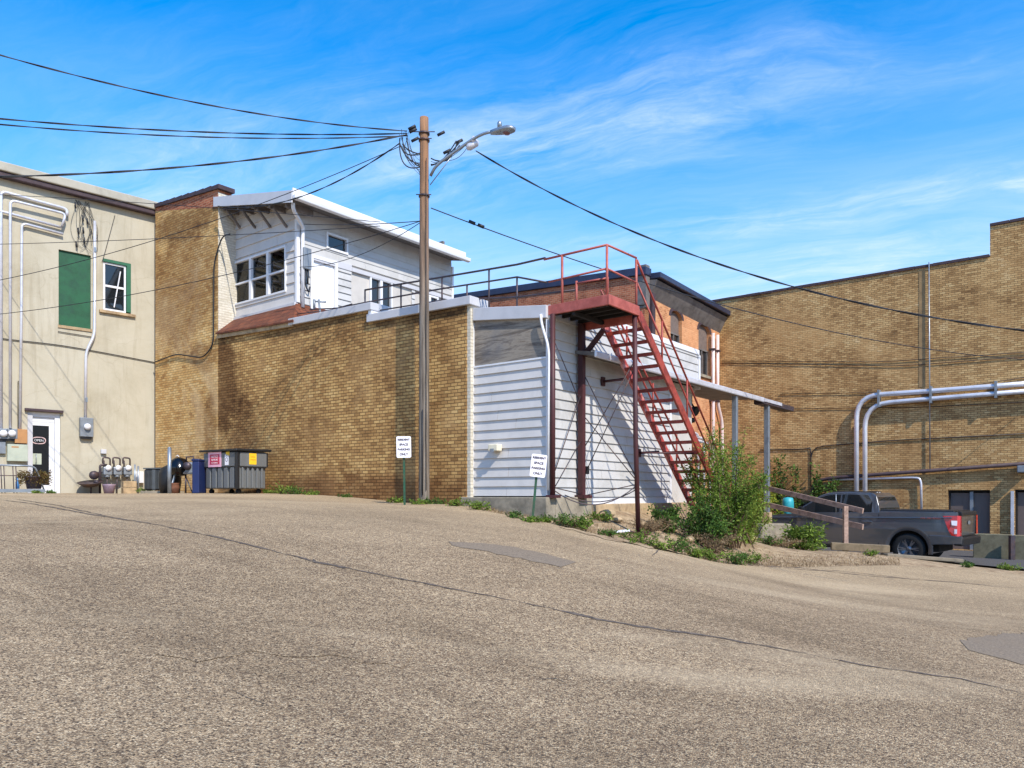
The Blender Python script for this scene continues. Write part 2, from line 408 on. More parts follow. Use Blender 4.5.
    c = t.ramp(sp.outputs[0], [(0, lin((70,56,44))), (.2, lin((144,118,88))), (.5, lin((188,158,118))), (.8, lin((208,178,136))), (1, lin((232,206,164)))])
    e = t.ramp(vo.outputs['Distance'], [(.35, g(1)), (.75, g(.42))]); c = t.mix(.85, c, e, 'MULTIPLY')
    n2 = t.noise(v, 17, 9, .8, .2); c = t.mix(t.ramp(n2, [(.42, g(.55)), (.54, g(0))]), c, lin((100,82,64)))
    n3 = t.noise(v, 34, 5, .75); c = t.mix(t.ramp(n3, [(.57, g(0)), (.64, g(.8))]), c, lin((62,54,48)))
    n1 = t.noise(t.mapv(v, (.55, 1.4, 1), rot=(0, 0, .55)), .5, 9, .68, .7); c = t.mix(t.ramp(n1, [(.38, g(1)), (.58, g(0))]), c, (.80,.79,.78,1), 'MULTIPLY')
    n5 = t.noise(t.mapv(t.mapv(v, rot=(0, 0, .62)), (.09, .8, 1)), 1.2, 7, .62, .3); c = t.mix(t.ramp(n5, [(.48, g(0)), (.64, g(1))]), c, (.8,.79,.78,1), 'MULTIPLY')
    n6 = t.noise(t.mapv(v, loc=(7, 3, 0)), .9, 9, .75, 1.2); c = t.mix(t.ramp(n6, [(.60, g(0)), (.70, g(1))]), c, (.78,.77,.76,1), 'MULTIPLY')
    n4 = t.noise(t.mapv(v, (.35, 1.6, 1), rot=(0, 0, .62)), .33, 6, .6, .3); c = t.mix(t.ramp(n4, [(.52, g(0)), (.7, g(.4))]), c, lin((200,176,140)))
    sx = t.n('ShaderNodeSeparateXYZ'); t.l(v, sx.inputs[0])
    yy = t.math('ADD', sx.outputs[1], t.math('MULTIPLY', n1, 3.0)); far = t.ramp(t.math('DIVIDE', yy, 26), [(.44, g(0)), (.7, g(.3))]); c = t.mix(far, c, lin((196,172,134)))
    hs_ = t.n('ShaderNodeHueSaturation'); hs_.inputs['Saturation'].default_value = .94; hs_.inputs['Value'].default_value = 1.18; t.l(c, hs_.inputs['Color']); c = hs_.outputs[0]
    t.l(c, t.b.inputs['Base Color']); t.b.inputs['Roughness'].default_value = .93; t.b.inputs['Specular IOR Level'].default_value = .25
    h = t.math('ADD', t.math('MULTIPLY', vo.outputs['Distance'], -1), t.math('MULTIPLY', n3, 1.2)); t.bump(h, .9, .012); MAT['asphalt'] = t.m
    # darker lot asphalt and patches
    t = NT('patch_asphalt'); tc = t.n('ShaderNodeTexCoord'); v = tc.outputs['Object']
    n = t.noise(v, 40, 8, .8); c = t.ramp(n, [(.35, lin((76,66,56))), (.5, lin((124,109,91))), (.68, lin((162,143,118)))])
    n1 = t.noise(v, 1.2, 6, .7); c = t.mix(t.ramp(n1, [(.4, g(0)), (.65, g(.35))]), c, lin((128,110,86)))
    t.l(c, t.b.inputs['Base Color']); t.b.inputs['Roughness'].default_value = .9; t.bump(n, .5, .008); MAT['patch'] = t.m
    t = NT('lot_asphalt'); tc = t.n('ShaderNodeTexCoord'); v = tc.outputs['Object']
    n = t.noise(v, 30, 8, .8); c = t.ramp(n, [(.35, lin((52,52,54))), (.5, lin((76,75,76))), (.68, lin((104,101,98)))])
    t.l(c, t.b.inputs['Base Color']); t.b.inputs['Roughness'].default_value = .9; t.bump(n, .5, .008); MAT['lot'] = t.m
    # tar
    t = NT('tar_crack'); tc = t.n('ShaderNodeTexCoord'); n = t.noise(tc.outputs['Object'], 12, 6, .7)
    c = t.ramp(n, [(.35, lin((58,50,44))), (.6, lin((110,96,82)))]); t.l(c, t.b.inputs['Base Color']); t.b.inputs['Roughness'].default_value = .85; MAT['tar'] = t.m
    # soil
    t = NT('sandy_soil'); tc = t.n('ShaderNodeTexCoord'); v = tc.outputs['Object']
    n = t.noise(v, 3.2, 10, .75, .4); c = t.ramp(n, [(.3, lin((116,94,70))), (.45, lin((164,138,106))), (.58, lin((198,172,136))), (.75, lin((214,194,162)))])
    f = t.noise(v, 60, 6, .8); c = t.mix(.6, c, t.ramp(f, [(.3, g(.35)), (.65, g(1.1))]), 'MULTIPLY')
    t.l(c, t.b.inputs['Base Color']); t.b.inputs['Roughness'].default_value = .97; t.bump(t.math('ADD', n, f), .9, .03); MAT['soil'] = t.m
    # glass
    t = NT('window_glass'); t.b.inputs['Base Color'].default_value = (.012, .015, .018, 1); t.b.inputs['Roughness'].default_value = .03; t.b.inputs['Specular IOR Level'].default_value = .9; MAT['glass'] = t.m
    t = NT('dark_glass'); t.b.inputs['Base Color'].default_value = (.01, .009, .009, 1); t.b.inputs['Roughness'].default_value = .12; t.b.inputs['Specular IOR Level'].default_value = .25; MAT['dglass'] = t.m
    t = NT('clear_glass'); t.t.nodes.remove(t.b); tr = t.n('ShaderNodeBsdfTransparent'); tr.inputs[0].default_value = (.82, .84, .85, 1); gl = t.n('ShaderNodeBsdfGlossy'); gl.inputs['Roughness'].default_value = .02
    fr = t.n('ShaderNodeFresnel'); fr.inputs[0].default_value = 1.5; mx = t.n('ShaderNodeMixShader'); t.l(fr.outputs[0], mx.inputs[0]); t.l(tr.outputs[0], mx.inputs[1]); t.l(gl.outputs[0], mx.inputs[2]); t.l(mx.outputs[0], t.out.inputs[0]); MAT['clear'] = t.m
    # old pole wood
    t = NT('pole_wood'); tc = t.n('ShaderNodeTexCoord'); v = tc.outputs['Object']
    n = t.noise(t.mapv(v, (9, 9, .35)), 2.5, 8, .7, .2); c = t.ramp(n, [(.32, lin((64,56,48))), (.5, lin((112,102,91))), (.7, lin((150,140,128)))])
    sx = t.n('ShaderNodeSeparateXYZ'); t.l(v, sx.inputs[0]); rf = t.ramp(t.math('DIVIDE', sx.outputs[2], 9), [(.45, g(0)), (.85, g(.75))])
    c = t.mix(t.math('MULTIPLY', rf, t.ramp(n, [(.35, g(.2)), (.6, g(1))])), c, lin((170,112,60)))
    t.l(c, t.b.inputs['Base Color']); t.b.inputs['Roughness'].default_value = .88; t.bump(n, .8, .012); MAT['pole'] = t.m
    # car paint
    t = NT('grey_car_paint'); t.b.inputs['Base Color'].default_value = lin((94,96,101)); t.b.inputs['Metallic'].default_value = .6; t.b.inputs['Roughness'].default_value = .34; t.b.inputs['Coat Weight'].default_value = 1; t.b.inputs['Coat Roughness'].default_value = .04; MAT['car'] = t.m
    t = NT('tail_lens'); t.b.inputs['Base Color'].default_value = lin((190,16,22)); t.b.inputs['Roughness'].default_value = .1; t.b.inputs['Coat Weight'].default_value = 1; MAT['tail'] = t.m
    t = NT('chrome'); t.b.inputs['Base Color'].default_value = g(.75); t.b.inputs['Metallic'].default_value = 1; t.b.inputs['Roughness'].default_value = .12; MAT['chrome'] = t.m
special()
GOLD = [(104,72,36),(156,110,58),(190,142,80),(208,162,98),(222,184,124)]
m_bAlley = brick('alley_brick', [(122,84,42),(164,120,62),(192,146,80),(212,168,96),(228,190,124)], (88,66,40), patch=(176,138,86), patch_amt=.45, dark=(168,146,122),
                 stain=[(11.6,3.3,.9,1.8,(128,104,90),.75),(10.8,1.6,.9,1.5,(150,124,108),.6),(3.4,4.2,2.2,.3,(110,94,86),.7),(7.6,4.5,2.2,.25,(120,104,90),.6),(6,.1,6,.5,(150,110,80),.6)])
m_bTall = brick('tall_brick', [(140,98,50),(192,144,76),(214,170,98),(226,188,120),(236,206,148)], (140,112,72), patch=(196,168,126), patch_amt=.5, dark=(206,184,156),
                stain=[(14.2,6.6,2.6,2.2,(200,188,180),.75),(12.9,4.3,.9,.6,(170,148,130),.6),(12.5,2.0,.4,1.4,(150,122,100),.5),(14,8.6,3,.6,(150,130,112),.6)])
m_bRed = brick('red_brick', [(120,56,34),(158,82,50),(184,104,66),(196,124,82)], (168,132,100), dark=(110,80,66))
m_bCream = brick('cream_brick', [(190,182,160),(210,202,184),(222,216,200)], (176,166,146), patch=(216,212,202), patch_amt=.5)
m_bRear = brick('orange_brick', [(160,96,54),(196,130,80),(214,150,98),(226,170,118)], (190,146,104), patch=(206,140,88), patch_amt=.4, dark=(150,110,84))
m_bRight = brick('buff_brick', [(122,86,46),(168,128,74),(194,152,92),(210,172,110),(226,194,140)], (104,80,52), patch=(184,144,88), patch_amt=.5, dark=(200,180,156),
                 stain=[(12.2,2.9,.45,1.8,(180,96,86),.75),(3,0,5,1.4,(205,188,172),.5)])

# ------------------------------------------------------------------ ground
def grid_sheet(name, xs, ys, m, lift=0.0, kind='structure'):
    X, Y = np.meshgrid(xs, ys); Z = hz(X, Y)+lift
    v = np.stack([X, Y, Z], -1).reshape(-1, 3); nx = len(xs); ny = len(ys)
    i = np.arange((nx-1)*(ny-1)); r = i//(nx-1); c = i % (nx-1); a = r*nx+c
    f = np.stack([a, a+1, a+nx+1, a+nx], -1)
    me = bpy.data.meshes.new(name); me.from_pydata(v.tolist(), [], f.tolist()); me.materials.append(m)
    me.polygons.foreach_set('use_smooth', [True]*len(f)); o = bpy.data.objects.new(name, me); COL.objects.link(o); o['kind'] = kind; return o
def axis(a, lo, hi, b, fine, coarse):
    return np.concatenate([np.arange(a, lo, coarse), np.arange(lo, hi, fine), np.arange(hi, b+.01, coarse)])
gx = np.concatenate([[-900,-400,-200,-110,-70,-50], axis(-40, -15, 18, 40, .25, 1.5), [50,70,110,200,400,900]])
gy = np.concatenate([[-900,-400,-200,-110,-70,-50,-30], axis(-20, 12, 28, 46, .25, 1.5), [60,80,110,200,400,900]])
ground = grid_sheet('ground', gx, gy, MAT['soil'], -.05)
# soft dirt bank by the road: jitter is in the bump; the road sheet lies on top
EDGE = [(-60,492.5,21.8),(0,492.8,22.2),(100,493,24.2),(156,493.6,24.9),(200,493.6,22.2),(250,493.8,21.2),(300,495,19.9),(380,500,18.0),(440,505,16.7),(500,515,15.4),(560,527.5,14.6),
        (620,540,14.3),(660,549,14.6),(710,556,15.3),(760,558.5,16.2),(830,560,17.3),(890,563,17.9),(950,568,18.3),(1024,574,18.6)]
ep = [at(*e) for e in EDGE]; ep = [Vector((-34, 20, 0))]+ep+[Vector((17.5, 17.6, 0)), Vector((34, 15, 0))]
def resample(P, step):
    out = []
    for a, b in zip(P[:-1], P[1:]):
        n = max(1, int((Vector((b.x-a.x, b.y-a.y, 0))).length/step))
        for k in range(n): out.append(a.lerp(b, k/n))
    return out+[P[-1]]
er = resample(ep, .22)
for _ in range(3):
    er = [er[0]]+[(er[i-1]+er[i]*2+er[i+1])/4 for i in range(1, len(er)-1)]+[er[-1]]
rnd = random.Random(5)
ej = [p+Vector((0, (rnd.random()-.5)*.07, 0)) for p in er]
rows = 64
road_pts = []
for p in ej:
    q = Vector((p.x*1.3, -30, 0)); col = []
    for k in range(rows+1):
        t = (k/rows)**1.8; s = p.lerp(q, t); col.append((s.x, s.y))
    road_pts.append(col)
RP = np.array(road_pts); RZ = hz(RP[..., 0], RP[..., 1])
v = np.concatenate([RP, RZ[..., None]], -1).reshape(-1, 3).tolist(); f = []
for i in range(len(ej)-1):
    for k in range(rows):
        a = i*(rows+1)+k; f.append([a, a+1, a+rows+2, a+rows+1])
# thin broken lip along the edge
for i in range(len(ej)): v.append((ej[i].x, ej[i].y+.01, RZ[i, 0]-.06))
b0 = len(ej)*(rows+1)
for i in range(len(ej)-1): f.append([i*(rows+1), (i+1)*(rows+1), b0+i+1, b0+i])
me = bpy.data.meshes.new('road'); me.from_pydata(v, [], f); me.materials.append(MAT['asphalt']); me.polygons.foreach_set('use_smooth', [True]*len(f))
road = bpy.data.objects.new('road', me); COL.objects.link(road); road['kind'] = 'structure'
# parking lot
lx = np.arange(10.0, 30, .5); ly = np.arange(20.2, 40, .5)
def sheet_poly(name, pts, m, lift, n=26):
    """curved sheet following the ground inside a 4-sided outline (two long edges as point lists)"""
    A, B = pts; mb = MB()
    jr = random.Random(len(name)+int(A[0].x*10)); A = resample(A, .12); B = resample(B, .12)
    if n < 50:
        A = [p+Vector((jr.gauss(0,.025), jr.gauss(0,.04), 0)) for p in A]; B = [p+Vector((jr.gauss(0,.025), jr.gauss(0,.04), 0)) for p in B]; n = 60
    def interp(P, t):
        L = [0]; 
        for a, b in zip(P[:-1], P[1:]): L.append(L[-1]+(b-a).length)
        d = t*L[-1]
        for i in range(len(P)-1):
            if d <= L[i+1]: return P[i].lerp(P[i+1], (d-L[i])/max(1e-6, L[i+1]-L[i]))
        return P[-1]
    G = []
    for i in range(n+1):
        a = interp(A, i/n); b = interp(B, i/n); row = []
        for k in range(9):
            p = a.lerp(b, k/8); row.append(Vector((p.x, p.y, H(p.x, p.y)+lift)))
        G.append(row)
    for i in range(n):
        for k in range(8): mb.face([G[i][k], G[i][k+1], G[i+1][k+1], G[i+1][k]], True)
    return struct(name, mb, m)
lotA = [Vector(p+(0,)) for p in ((7.2,25.6),(8.2,24.6),(9.6,21.9),(10.6,20.7),(13.5,20.2),(18,19.5),(30,17.5))]
lotB = [Vector(p+(0,)) for p in ((9.4,33.6),(10.5,33),(14,30.2),(18,27),(22,23.9),(26,21),(33,18))]
sheet_poly('parking_lot', (lotA, lotB), MAT['lot'], .006, 60)
def ribbon(name, px, w, m, lift=.006, jitter=.3, seed=1, kind='structure'):
    rr = random.Random(seed); P = [gnd(a, b) for a, b in px]; P = resample(P, .12); mb = MB(); prev = None
    ww = w
    for i, p in enumerate(P):
        t = (P[min(i+1, len(P)-1)]-P[max(0, i-1)]).normalized(); x = Vector((-t.y, t.x, 0)).normalized()
        ww = w*(1+jitter*(rr.random()*2-1)*1.2); o = x*(rr.random()-.5)*w*1.0
        taper = min(1, i/6+.2, (len(P)-1-i)/6+.2)
        a = p+o+x*ww*taper/2; b = p+o-x*ww*taper/2
        a.z = H(a.x, a.y)+lift; b.z = H(b.x, b.y)+lift
        if prev: mb.face([prev[0], a, b, prev[1]])
        prev = (a, b)
    return struct(name, mb, m)
ribbon('road_crack', [(0,500),(30,503.5),(100,516),(200,534),(310,561),(410,581.5),(512,601)], .036, MAT['tar'], seed=2, jitter=.6)
ribbon('road_crack', [(512,601),(560,611),(612,622.5),(712,637.5),(770,647),(806,654)], .045, MAT['tar'], seed=3, jitter=.7)
ribbon('road_crack', [(800,653),(860,665),(962,680),(1024,694)], .03, MAT['tar'], seed=4, jitter=.8)
ribbon('road_crack', [(14,499),(60,506),(110,517)], .03, MAT['tar'], seed=5)
ribbon('road_crack', [(730,562),(800,568),(880,577),(960,583),(1024,589)], .035, MAT['tar'], seed=6, jitter=.7)
ribbon('road_crack', [(760,566),(840,571),(920,580)], .02, MAT['tar'], seed=7, jitter=.7)
ribbon('road_crack', [(660,549),(652,556),(664,559)], .03, MAT['tar'], seed=8)
ribbon('road_crack', [(540,680),(556,680),(566,683)], .04, MAT['tar'], seed=9)
ribbon('road_crack', [(230,690),(250,699),(268,706)], .015, MAT['tar'], seed=10)
ribbon('road_crack', [(312,560),(330,566),(344,569)], .13, MAT['tar'], seed=12)
def patch(name, px, m):
    P = [gnd(*p, lift=.005) for p in px]; n = len(P)//2
    return sheet_poly(name, ([p for p in P[:n]], [p for p in P[n:]][::-1]), m, .006)
patch('road_patch', [(446,542),(490,544),(540,553),(577,563), (560,567),(530,561),(488,552),(452,546)], MAT['patch'])
patch('road_patch', [(962,641),(985,636),(1010,634),(1060,634), (1070,664),(1020,664),(995,658),(966,650)], MAT['patch'])
patch('road_patch', [(160,655),(260,640),(330,645),(420,660), (400,668),(330,659),(250,655),(180,662)], MAT['asphalt'])
# ================================================================== stucco house on the left
def sub(parent, name, mb, m, label=None, bevel=0): return mb.build(name, m, parent, label=label, bevel=bevel)
def frame_rect(mb, a, b, c, d, w, n0, n1, sill=None):
    """four butted bars round an opening"""
    mb.fbox(a, a+w, n0, n1, c, d); mb.fbox(b-w, b, n0, n1, c, d)
    mb.fbox(a+w, b-w, n0, n1, d-w, d); mb.fbox(a+w, b-w, n0, n1, c, c+(sill or w))
st = thing('stucco_building', 'cream stucco building with green boarded opening and white glass door', 'building', ST.w(4, -2, -.1))
gp = (ST.s(58.6), ST.s(91)); gz = (ST.p(75, 327)[1], ST.p(75, 252.5)[1])
wp = (ST.s(103), ST.s(131)); wz = (ST.p(117, 312)[1], ST.p(117, 261)[1])
dp = (ST.s(27.5), ST.s(60.5)); dz = (-.02, ST.p(45, 412.5)[1])
H3 = [(min(gp), max(gp), *gz), (min(wp), max(wp), *wz), (min(dp), max(dp), *dz)]
mb = MB(ST); mb.wall(-.7, 11, -.6, 9.3, H3, th=.3); wl = sub(st, 'wall', mb, MAT['stucco'])
mb = MB(ST); mb.fbox(-.6, 11, -9, -.32, -.6, 9.28); sub(st, 'building_core', mb, m_dark)
mb = MB(ST); mb.fbox(-.08, 11.2, -9.2, .28, 9.45, 9.72); rf = sub(st, 'roof', mb, pm('cream_metal', (168,162,146), .6, .1, .1, 2, dirt=(130,122,104), dirt_amt=.5), 'pale metal roof edge', bevel=.03)
mb = MB(ST); mb.fbox(-.08, 11.2, .003, .22, 9.29, 9.447); sub(rf, 'gutter', mb, m_cop, bevel=.03)
a, b, c, d = H3[0]; mb = MB(ST); mb.fbox(a+.003, b-.003, -.16, -.06, c+.003, d-.003); sub(st, 'boarded_opening', mb, m_green, 'dark green painted board filling the upper opening')
mb = MB(ST); mb.fbox(a-.02, b+.02, .003, .035, c-.09, c-.003); sub(st, 'sill', mb, m_concs, bevel=.006)
a, b, c, d = H3[1]; mb = MB(ST); mb.fbox(a+.003, a+.13, -.16, -.003, c+.05, d-.003); mb.fbox(a+.13, b-.003, -.16, -.003, d-.09, d-.003); wn = sub(st, 'window', mb, m_gtrim, 'white two pane window set in a green reveal')
mb = MB(ST); frame_rect(mb, a+.14, b-.02, c+.02, d-.1, .055, -.13, -.05); zc = (c+d)/2-.02; mb.fbox(a+.195, b-.075, -.12, -.055, zc-.035, zc+.035); sub(wn, 'window_frame', mb, m_white, bevel=.004)
mb = MB(ST); mb.fbox(a+.19, b-.07, -.1, -.09, c+.07, d-.15); sub(wn, 'pane', mb, MAT['glass'])
mb = MB(ST); mb.beam(ST.w(a+.3, -.075, d-.3), ST.w(b-.35, -.075, c+.15), .03, .03, ST.n); sub(wn, 'stay_bar', mb, m_white)
mb = MB(ST); mb.fbox(a-.12, b+.12, .003, .09, c-.1, c-.01); sub(wn, 'sill', mb, m_concs, bevel=.01)
a, b, c, d = H3[2]
mb = MB(ST); frame_rect(mb, a+.003, b-.003, c, d-.003, .14, -.2, -.06); dr = sub(st, 'door', mb, m_white, 'white framed door with dark glass, an oval sticker and a paper notice')
pa, pb = ST.s(49.2), ST.s(30.6); mb = MB(ST); frame_rect(mb, pa-.12, pb+.06, c+.02, d-.3, .1, -.17, -.1, sill=.3); mb.fbox(a+.15, b-.146, -.17, -.11, d-.29, d-.15); mb.fbox(a+.15, pa-.122, -.16, -.1, c+.02, d-.3); sub(dr, 'door_leaf', mb, m_white, bevel=.004)
mb = MB(ST); mb.fbox(pa-.03, pb, -.14, -.13, c+.3, d-.4); sub(dr, 'pane', mb, MAT['dglass'])
mb = MB(ST); mb.fbox(b-.14, b-.006, -.058, -.02, c, d-.05); sub(dr, 'side_casing', mb, m_trim)
mb = MB(ST); mb.fbox(a-.06, b+.08, .003, .1, d+.01, d+.09); sub(dr, 'door_head', mb, m_cop, bevel=.008)
dc = (pa+pb)/2
mb = MB(ST); mb.tube([ST.w(b-.24, -.098, c+1.0), ST.w(b-.24, -.06, c+1.0), ST.w(b-.24, -.06, c+1.25), ST.w(b-.24, -.098, c+1.25)], .012, 6); sub(dr, 'handle', mb, m_steel)
def ring(fr, cs, cz, rx, rz, n, w, mb, N=28):
    for i in range(N):
        t0, t1 = 2*math.pi*i/N, 2*math.pi*(i+1)/N
        def q(t, k): 
            ex = 2.6; cx_, sx_ = math.cos(t), math.sin(t)
            return fr.w(cs+(rx-k)*math.copysign(abs(cx_)**(2/ex), cx_), n, cz+(rz-k)*math.copysign(abs(sx_)**(2/ex), sx_))
        mb.face([q(t0, 0), q(t1, 0), q(t1, w), q(t0, w)])
mb = MB(ST); ring(ST, dc, c+1.68, .19, .11, -.126, .025, mb); sub(dr, 'oval_sticker', mb, pm('sticker_pink', (210,178,176), .6, 0, .05, 5))
mb = MB(ST); mb.fbox(dc-.12+.05, dc+.12+.05, -.128, -.124, c+.95, c+1.28); sub(dr, 'notice', mb, m_lgreen)

def text(body, fr, s, z, n, size, m, parent, name='lettering', flip=1, align='CENTER', bold=.0):
    cu = bpy.data.curves.new(name, 'FONT'); cu.body = body; cu.size = size; cu.align_x = align; cu.align_y = 'CENTER'; cu.offset = bold; cu.extrude = .001
    tmp = bpy.data.objects.new('t', cu); COL.objects.link(tmp); bpy.context.view_layer.update()
    me = bpy.data.meshes.new_from_object(tmp.evaluated_get(bpy.context.evaluated_depsgraph_get())); bpy.data.objects.remove(tmp)
    # text x runs to the viewer's right: frame s may run left
    right = Vector((0, 0, 1)).cross(fr.n).normalized()
    o3 = fr.w(s, n, z); loc = Vector(parent['_loc'])
    for v in me.vertices:
        co = v.co; v.co = o3+right*co.x+Vector((0, 0, 1))*co.y+fr.n*co.z-loc
    me.materials.clear(); me.materials.append(m); me.name = name
    o = bpy.data.objects.new(name, me); COL.objects.link(o); o.parent = parent; o['_loc'] = tuple(loc); return o
text('OPEN', ST, dc, c+1.68, -.126, .1, m_white, dr)

# conduits climbing the stucco wall (each pipe run is a thing)
def arc(P, r=.12, n=5):
    """round the corners of a polyline"""
    out = [P[0]]
    for i in range(1, len(P)-1):
        a, b, c = P[i-1], P[i], P[i+1]; u = (a-b); v = (c-b); ru = min(r, u.length/2.1); rv = min(r, v.length/2.1)
        p0 = b+u.normalized()*ru; p1 = b+v.normalized()*rv
        for k in range(n+1):
            t = k/n; out.append(p0*(1-t)**2+b*2*t*(1-t)+p1*t*t)
    return out+[P[-1]]
def pipe(fr, px, off, r, m, label, name='conduit', cat='pipe', group=None, rad=.15, extra=None):
    P = [fr.w(*(lambda q: (q[0], off, q[1]))(fr.p(x, y, off))) for x, y in px]
    mb = MB(fr); mb.tube(arc(P, rad), r, 8); o = solo(name, mb, m, P[0], label, cat, group)
    if extra:
        for (x, y) in extra:
            q = fr.p(x, y, off); s_ = MB(fr); s_.fbox(q[0]-.03, q[0]+.03, .004, off+r*1.4, q[1]-r*1.6, q[1]+r*1.6)
            s_.build('strap', m_steel, o)
    return o
G = 'electrical conduits on the stucco wall'
pipe(ST, [(1,432),(1,191),(67,209),(67,216)], .09, .045, m_wpipe, 'outermost and highest white conduit, bending right near the roof', group=G)
pipe(ST, [(10.3,428),(10.3,200),(66,214),(62,226)], .17, .04, m_wpipe, 'second white conduit from the photo edge, rising to the left meters', group=G)
pipe(ST, [(-30,210),(0,211),(62,227.5)], .1, .04, m_wpipe, 'white conduit entering from the left edge with no vertical run', group=G)
pipe(ST, [(20,429),(21.5,300),(21.8,223),(63,234)], .1, .04, m_wpipe, 'lowest of the bent white conduits, above the orange box', group=G)
pipe(ST, [(85.5,418),(86,352),(94.5,335),(94.8,221)], .1, .045, m_wpipe, 'white conduit beside the green board ending in a single meter', group=G, rad=.2, extra=[(86,400),(94.8,250)])
pipe(ST, [(18,428),(18,382),(18.4,381)], .05, .012, m_dark, 'thin dark pipe stub above the orange box', name='pipe_stub')
def meter(px, py, w, h, label, m=m_grey, d=.16, round_=True):
    s0, z0 = ST.p(px, py); t = thing('electric_meter', label, 'electric meter', ST.w(s0, .004, z0), 'electric meters on the stucco wall')
    mb = MB(ST); mb.fbox(s0-w/2, s0+w/2, .006, d, z0-h/2, z0+h/2); sub(t, 'meter_box', mb, m, bevel=.015)
    mb = MB(ST); mb.lathe(ST.w(s0, d, z0+h*.02), [(.1, 0), (.1, .05), (.085, .1), (.0, .12)], 18, ST.n); sub(t, 'glass_dome', mb, m_white)
    mb = MB(ST); mb.fbox(s0-w/2+.04, s0+w/2-.04, .02, d-.03, z0-h/2-.07, z0-h/2-.002); sub(t, 'cable_glands', mb, m_black, bevel=.01)
meter(85.5, 427.5, .38, .6, 'lone grey meter box at the foot of the conduit right of the door')
meter(10.5, 434, .3, .3, 'grey meter with round dome next to the orange box')
meter(2, 434, .28, .3, 'grey meter with round dome at the left photo edge')
s0, z0 = ST.p(20, 436.5); mb = MB(ST); mb.fbox(s0-.16, s0+.16, .006, .15, z0-.21, z0+.21); o = solo('junction_box', mb, m_orange, ST.w(s0, 0, z0), 'orange tan electrical box left of the door', 'electrical box', bevel=.012)
mb = MB(ST); mb.fbox(s0-.12, s0+.12, .02, .13, z0-.26, z0-.213); mb.build('cable_glands', m_black, o)
s0, z0 = ST.p(16.5, 453); mb = MB(ST); mb.fbox(s0-.26, s0+.26, .006, .16, z0-.25, z0+.25); o = solo('junction_box', mb, m_lgreen, ST.w(s0, 0, z0), 'wide pale green electrical cabinet below the meters left of the door', 'electrical box', bevel=.012)
mb = MB(ST); mb.fbox(s0-.02, s0+.16, .161, .164, z0+.15, z0+.19); mb.build('warning_strip', m_orange, o)
s0, z0 = ST.p(1, 447); mb = MB(ST); mb.fbox(s0-.1, s0+.1, .006, .1, z0-.2, z0+.16); solo('junction_box', mb, m_grey, ST.w(s0, 0, z0), 'small grey electrical box below the meter at the left photo edge', 'electrical box', bevel=.012)
# loose wires and splices by the eave
rr = random.Random(3); mb = MB(ST)
anc = [(75,200),(78,201),(85,202),(88,203),(83,216),(78,232),(66,236),(62,236),(95,222)]
for k in range(15):
    a = rr.choice(anc[:4]); b = (rr.uniform(62, 104), rr.uniform(215, 250)); m_ = (rr.uniform(68, 98), rr.uniform(232, 256))
    q = [ST.w(ST.p(x, y)[0], .03+.05*rr.random(), ST.p(x, y)[1]) for x, y in (a, ((a[0]+b[0])/2+rr.uniform(-6, 6), (a[1]+b[1])/2), b, m_)]
    pts = [q[0]*(1-t)**3+q[1]*3*t*(1-t)**2+q[2]*3*t*t*(1-t)+q[3]*t**3 for t in [i/12 for i in range(13)]]
    mb.tube(pts, .0055, 4)
for (x, y) in ((75,206),(82.5,219),(87,222),(78,231.5),(83,231),(84,241),(76,245)):
    s0, z0 = ST.p(x, y); mb.tube([ST.w(s0, .08, z0-.09), ST.w(s0+.02, .08, z0+.09)], .025, 6)
solo('wire_bundle', mb, m_wire, ST.w(ST.s(80), 0, 7.2), 'tangle of loose black service wires and splices under the stucco eave', 'wire')
def cable_on(fr, px, off, r, label, m=m_wire, name='wall_cable'):
    P = [fr.w(fr.p(x, y, off)[0], off, fr.p(x, y, off)[1]) for x, y in px]; P = arc(P, .5, 3); mb = MB(fr); mb.tube(P, r, 5)
    return solo(name, mb, m, P[0], label, 'cable')
cable_on(ST, [(-30,333),(0,338.5),(60,345),(100,352),(155,362.5)], .03, .014, 'black cable running across the stucco wall above the door')
cable_on(ST, [(58,331.5),(92,337)], .03, .012, 'short dark rod on the stucco wall below the green board')
cable_on(ST, [(115,215),(104,256),(102,262)], .03, .008, 'thin wire dropping to the window corner on the stucco wall')

# ================================================================== brick alley building with sided wing
OFF = .15
vB0, vC0 = SD.s(670), SD.s(697.5)
mbd = thing('brick_building', 'tan brick building with white metal coping, sided wing and roof railing', 'building', FL.w(5, -4, -.1))
uT = FL.s(218, OFF); uJ = FL.s(155.5, .15); uE = FL.s(466.5, OFF); uS = FL.s(369, OFF); uC1 = FL.s(290, OFF)
mb = MB(FL); mb.fbox(uE, uS, -.35, OFF, -.7, 4.22); mb.fbox(uS, uT, -.35, OFF-.0, -.7, 4.6)
# make one seamless sheet: step handled as a prism
mb = MB(FL); mb.prism([(uE,-.7),(uT,-.7),(uT,4.66),(uS,4.56),(uS,4.24),(uE,4.18)], -.35, OFF); sub(mbd, 'brick_wall', mb, m_bAlley)
mb = MB(FL); mb.fbox(uE-.10, uE-.002, -.3, OFF-.02, -.2, 4.18); sub(mbd, 'painted_corner', mb, m_bCream, 'cream painted brick corner strip')
mb = MB(FL)
mb.hexa([FL.w(a, n, z) for z_, (a1, b1) in ((0, (0, 0)),) for (a, n, z) in ((uS+.02,-.45,4.24),(uE-.16,-.45,4.17),(uE-.16,OFF+.07,4.17),(uS+.02,OFF+.07,4.24),(uS+.02,-.45,4.43),(uE-.16,-.45,4.36),(uE-.16,OFF+.07,4.36),(uS+.02,OFF+.07,4.43))])
sub(mbd, 'coping', mb, m_trim, bevel=.012)
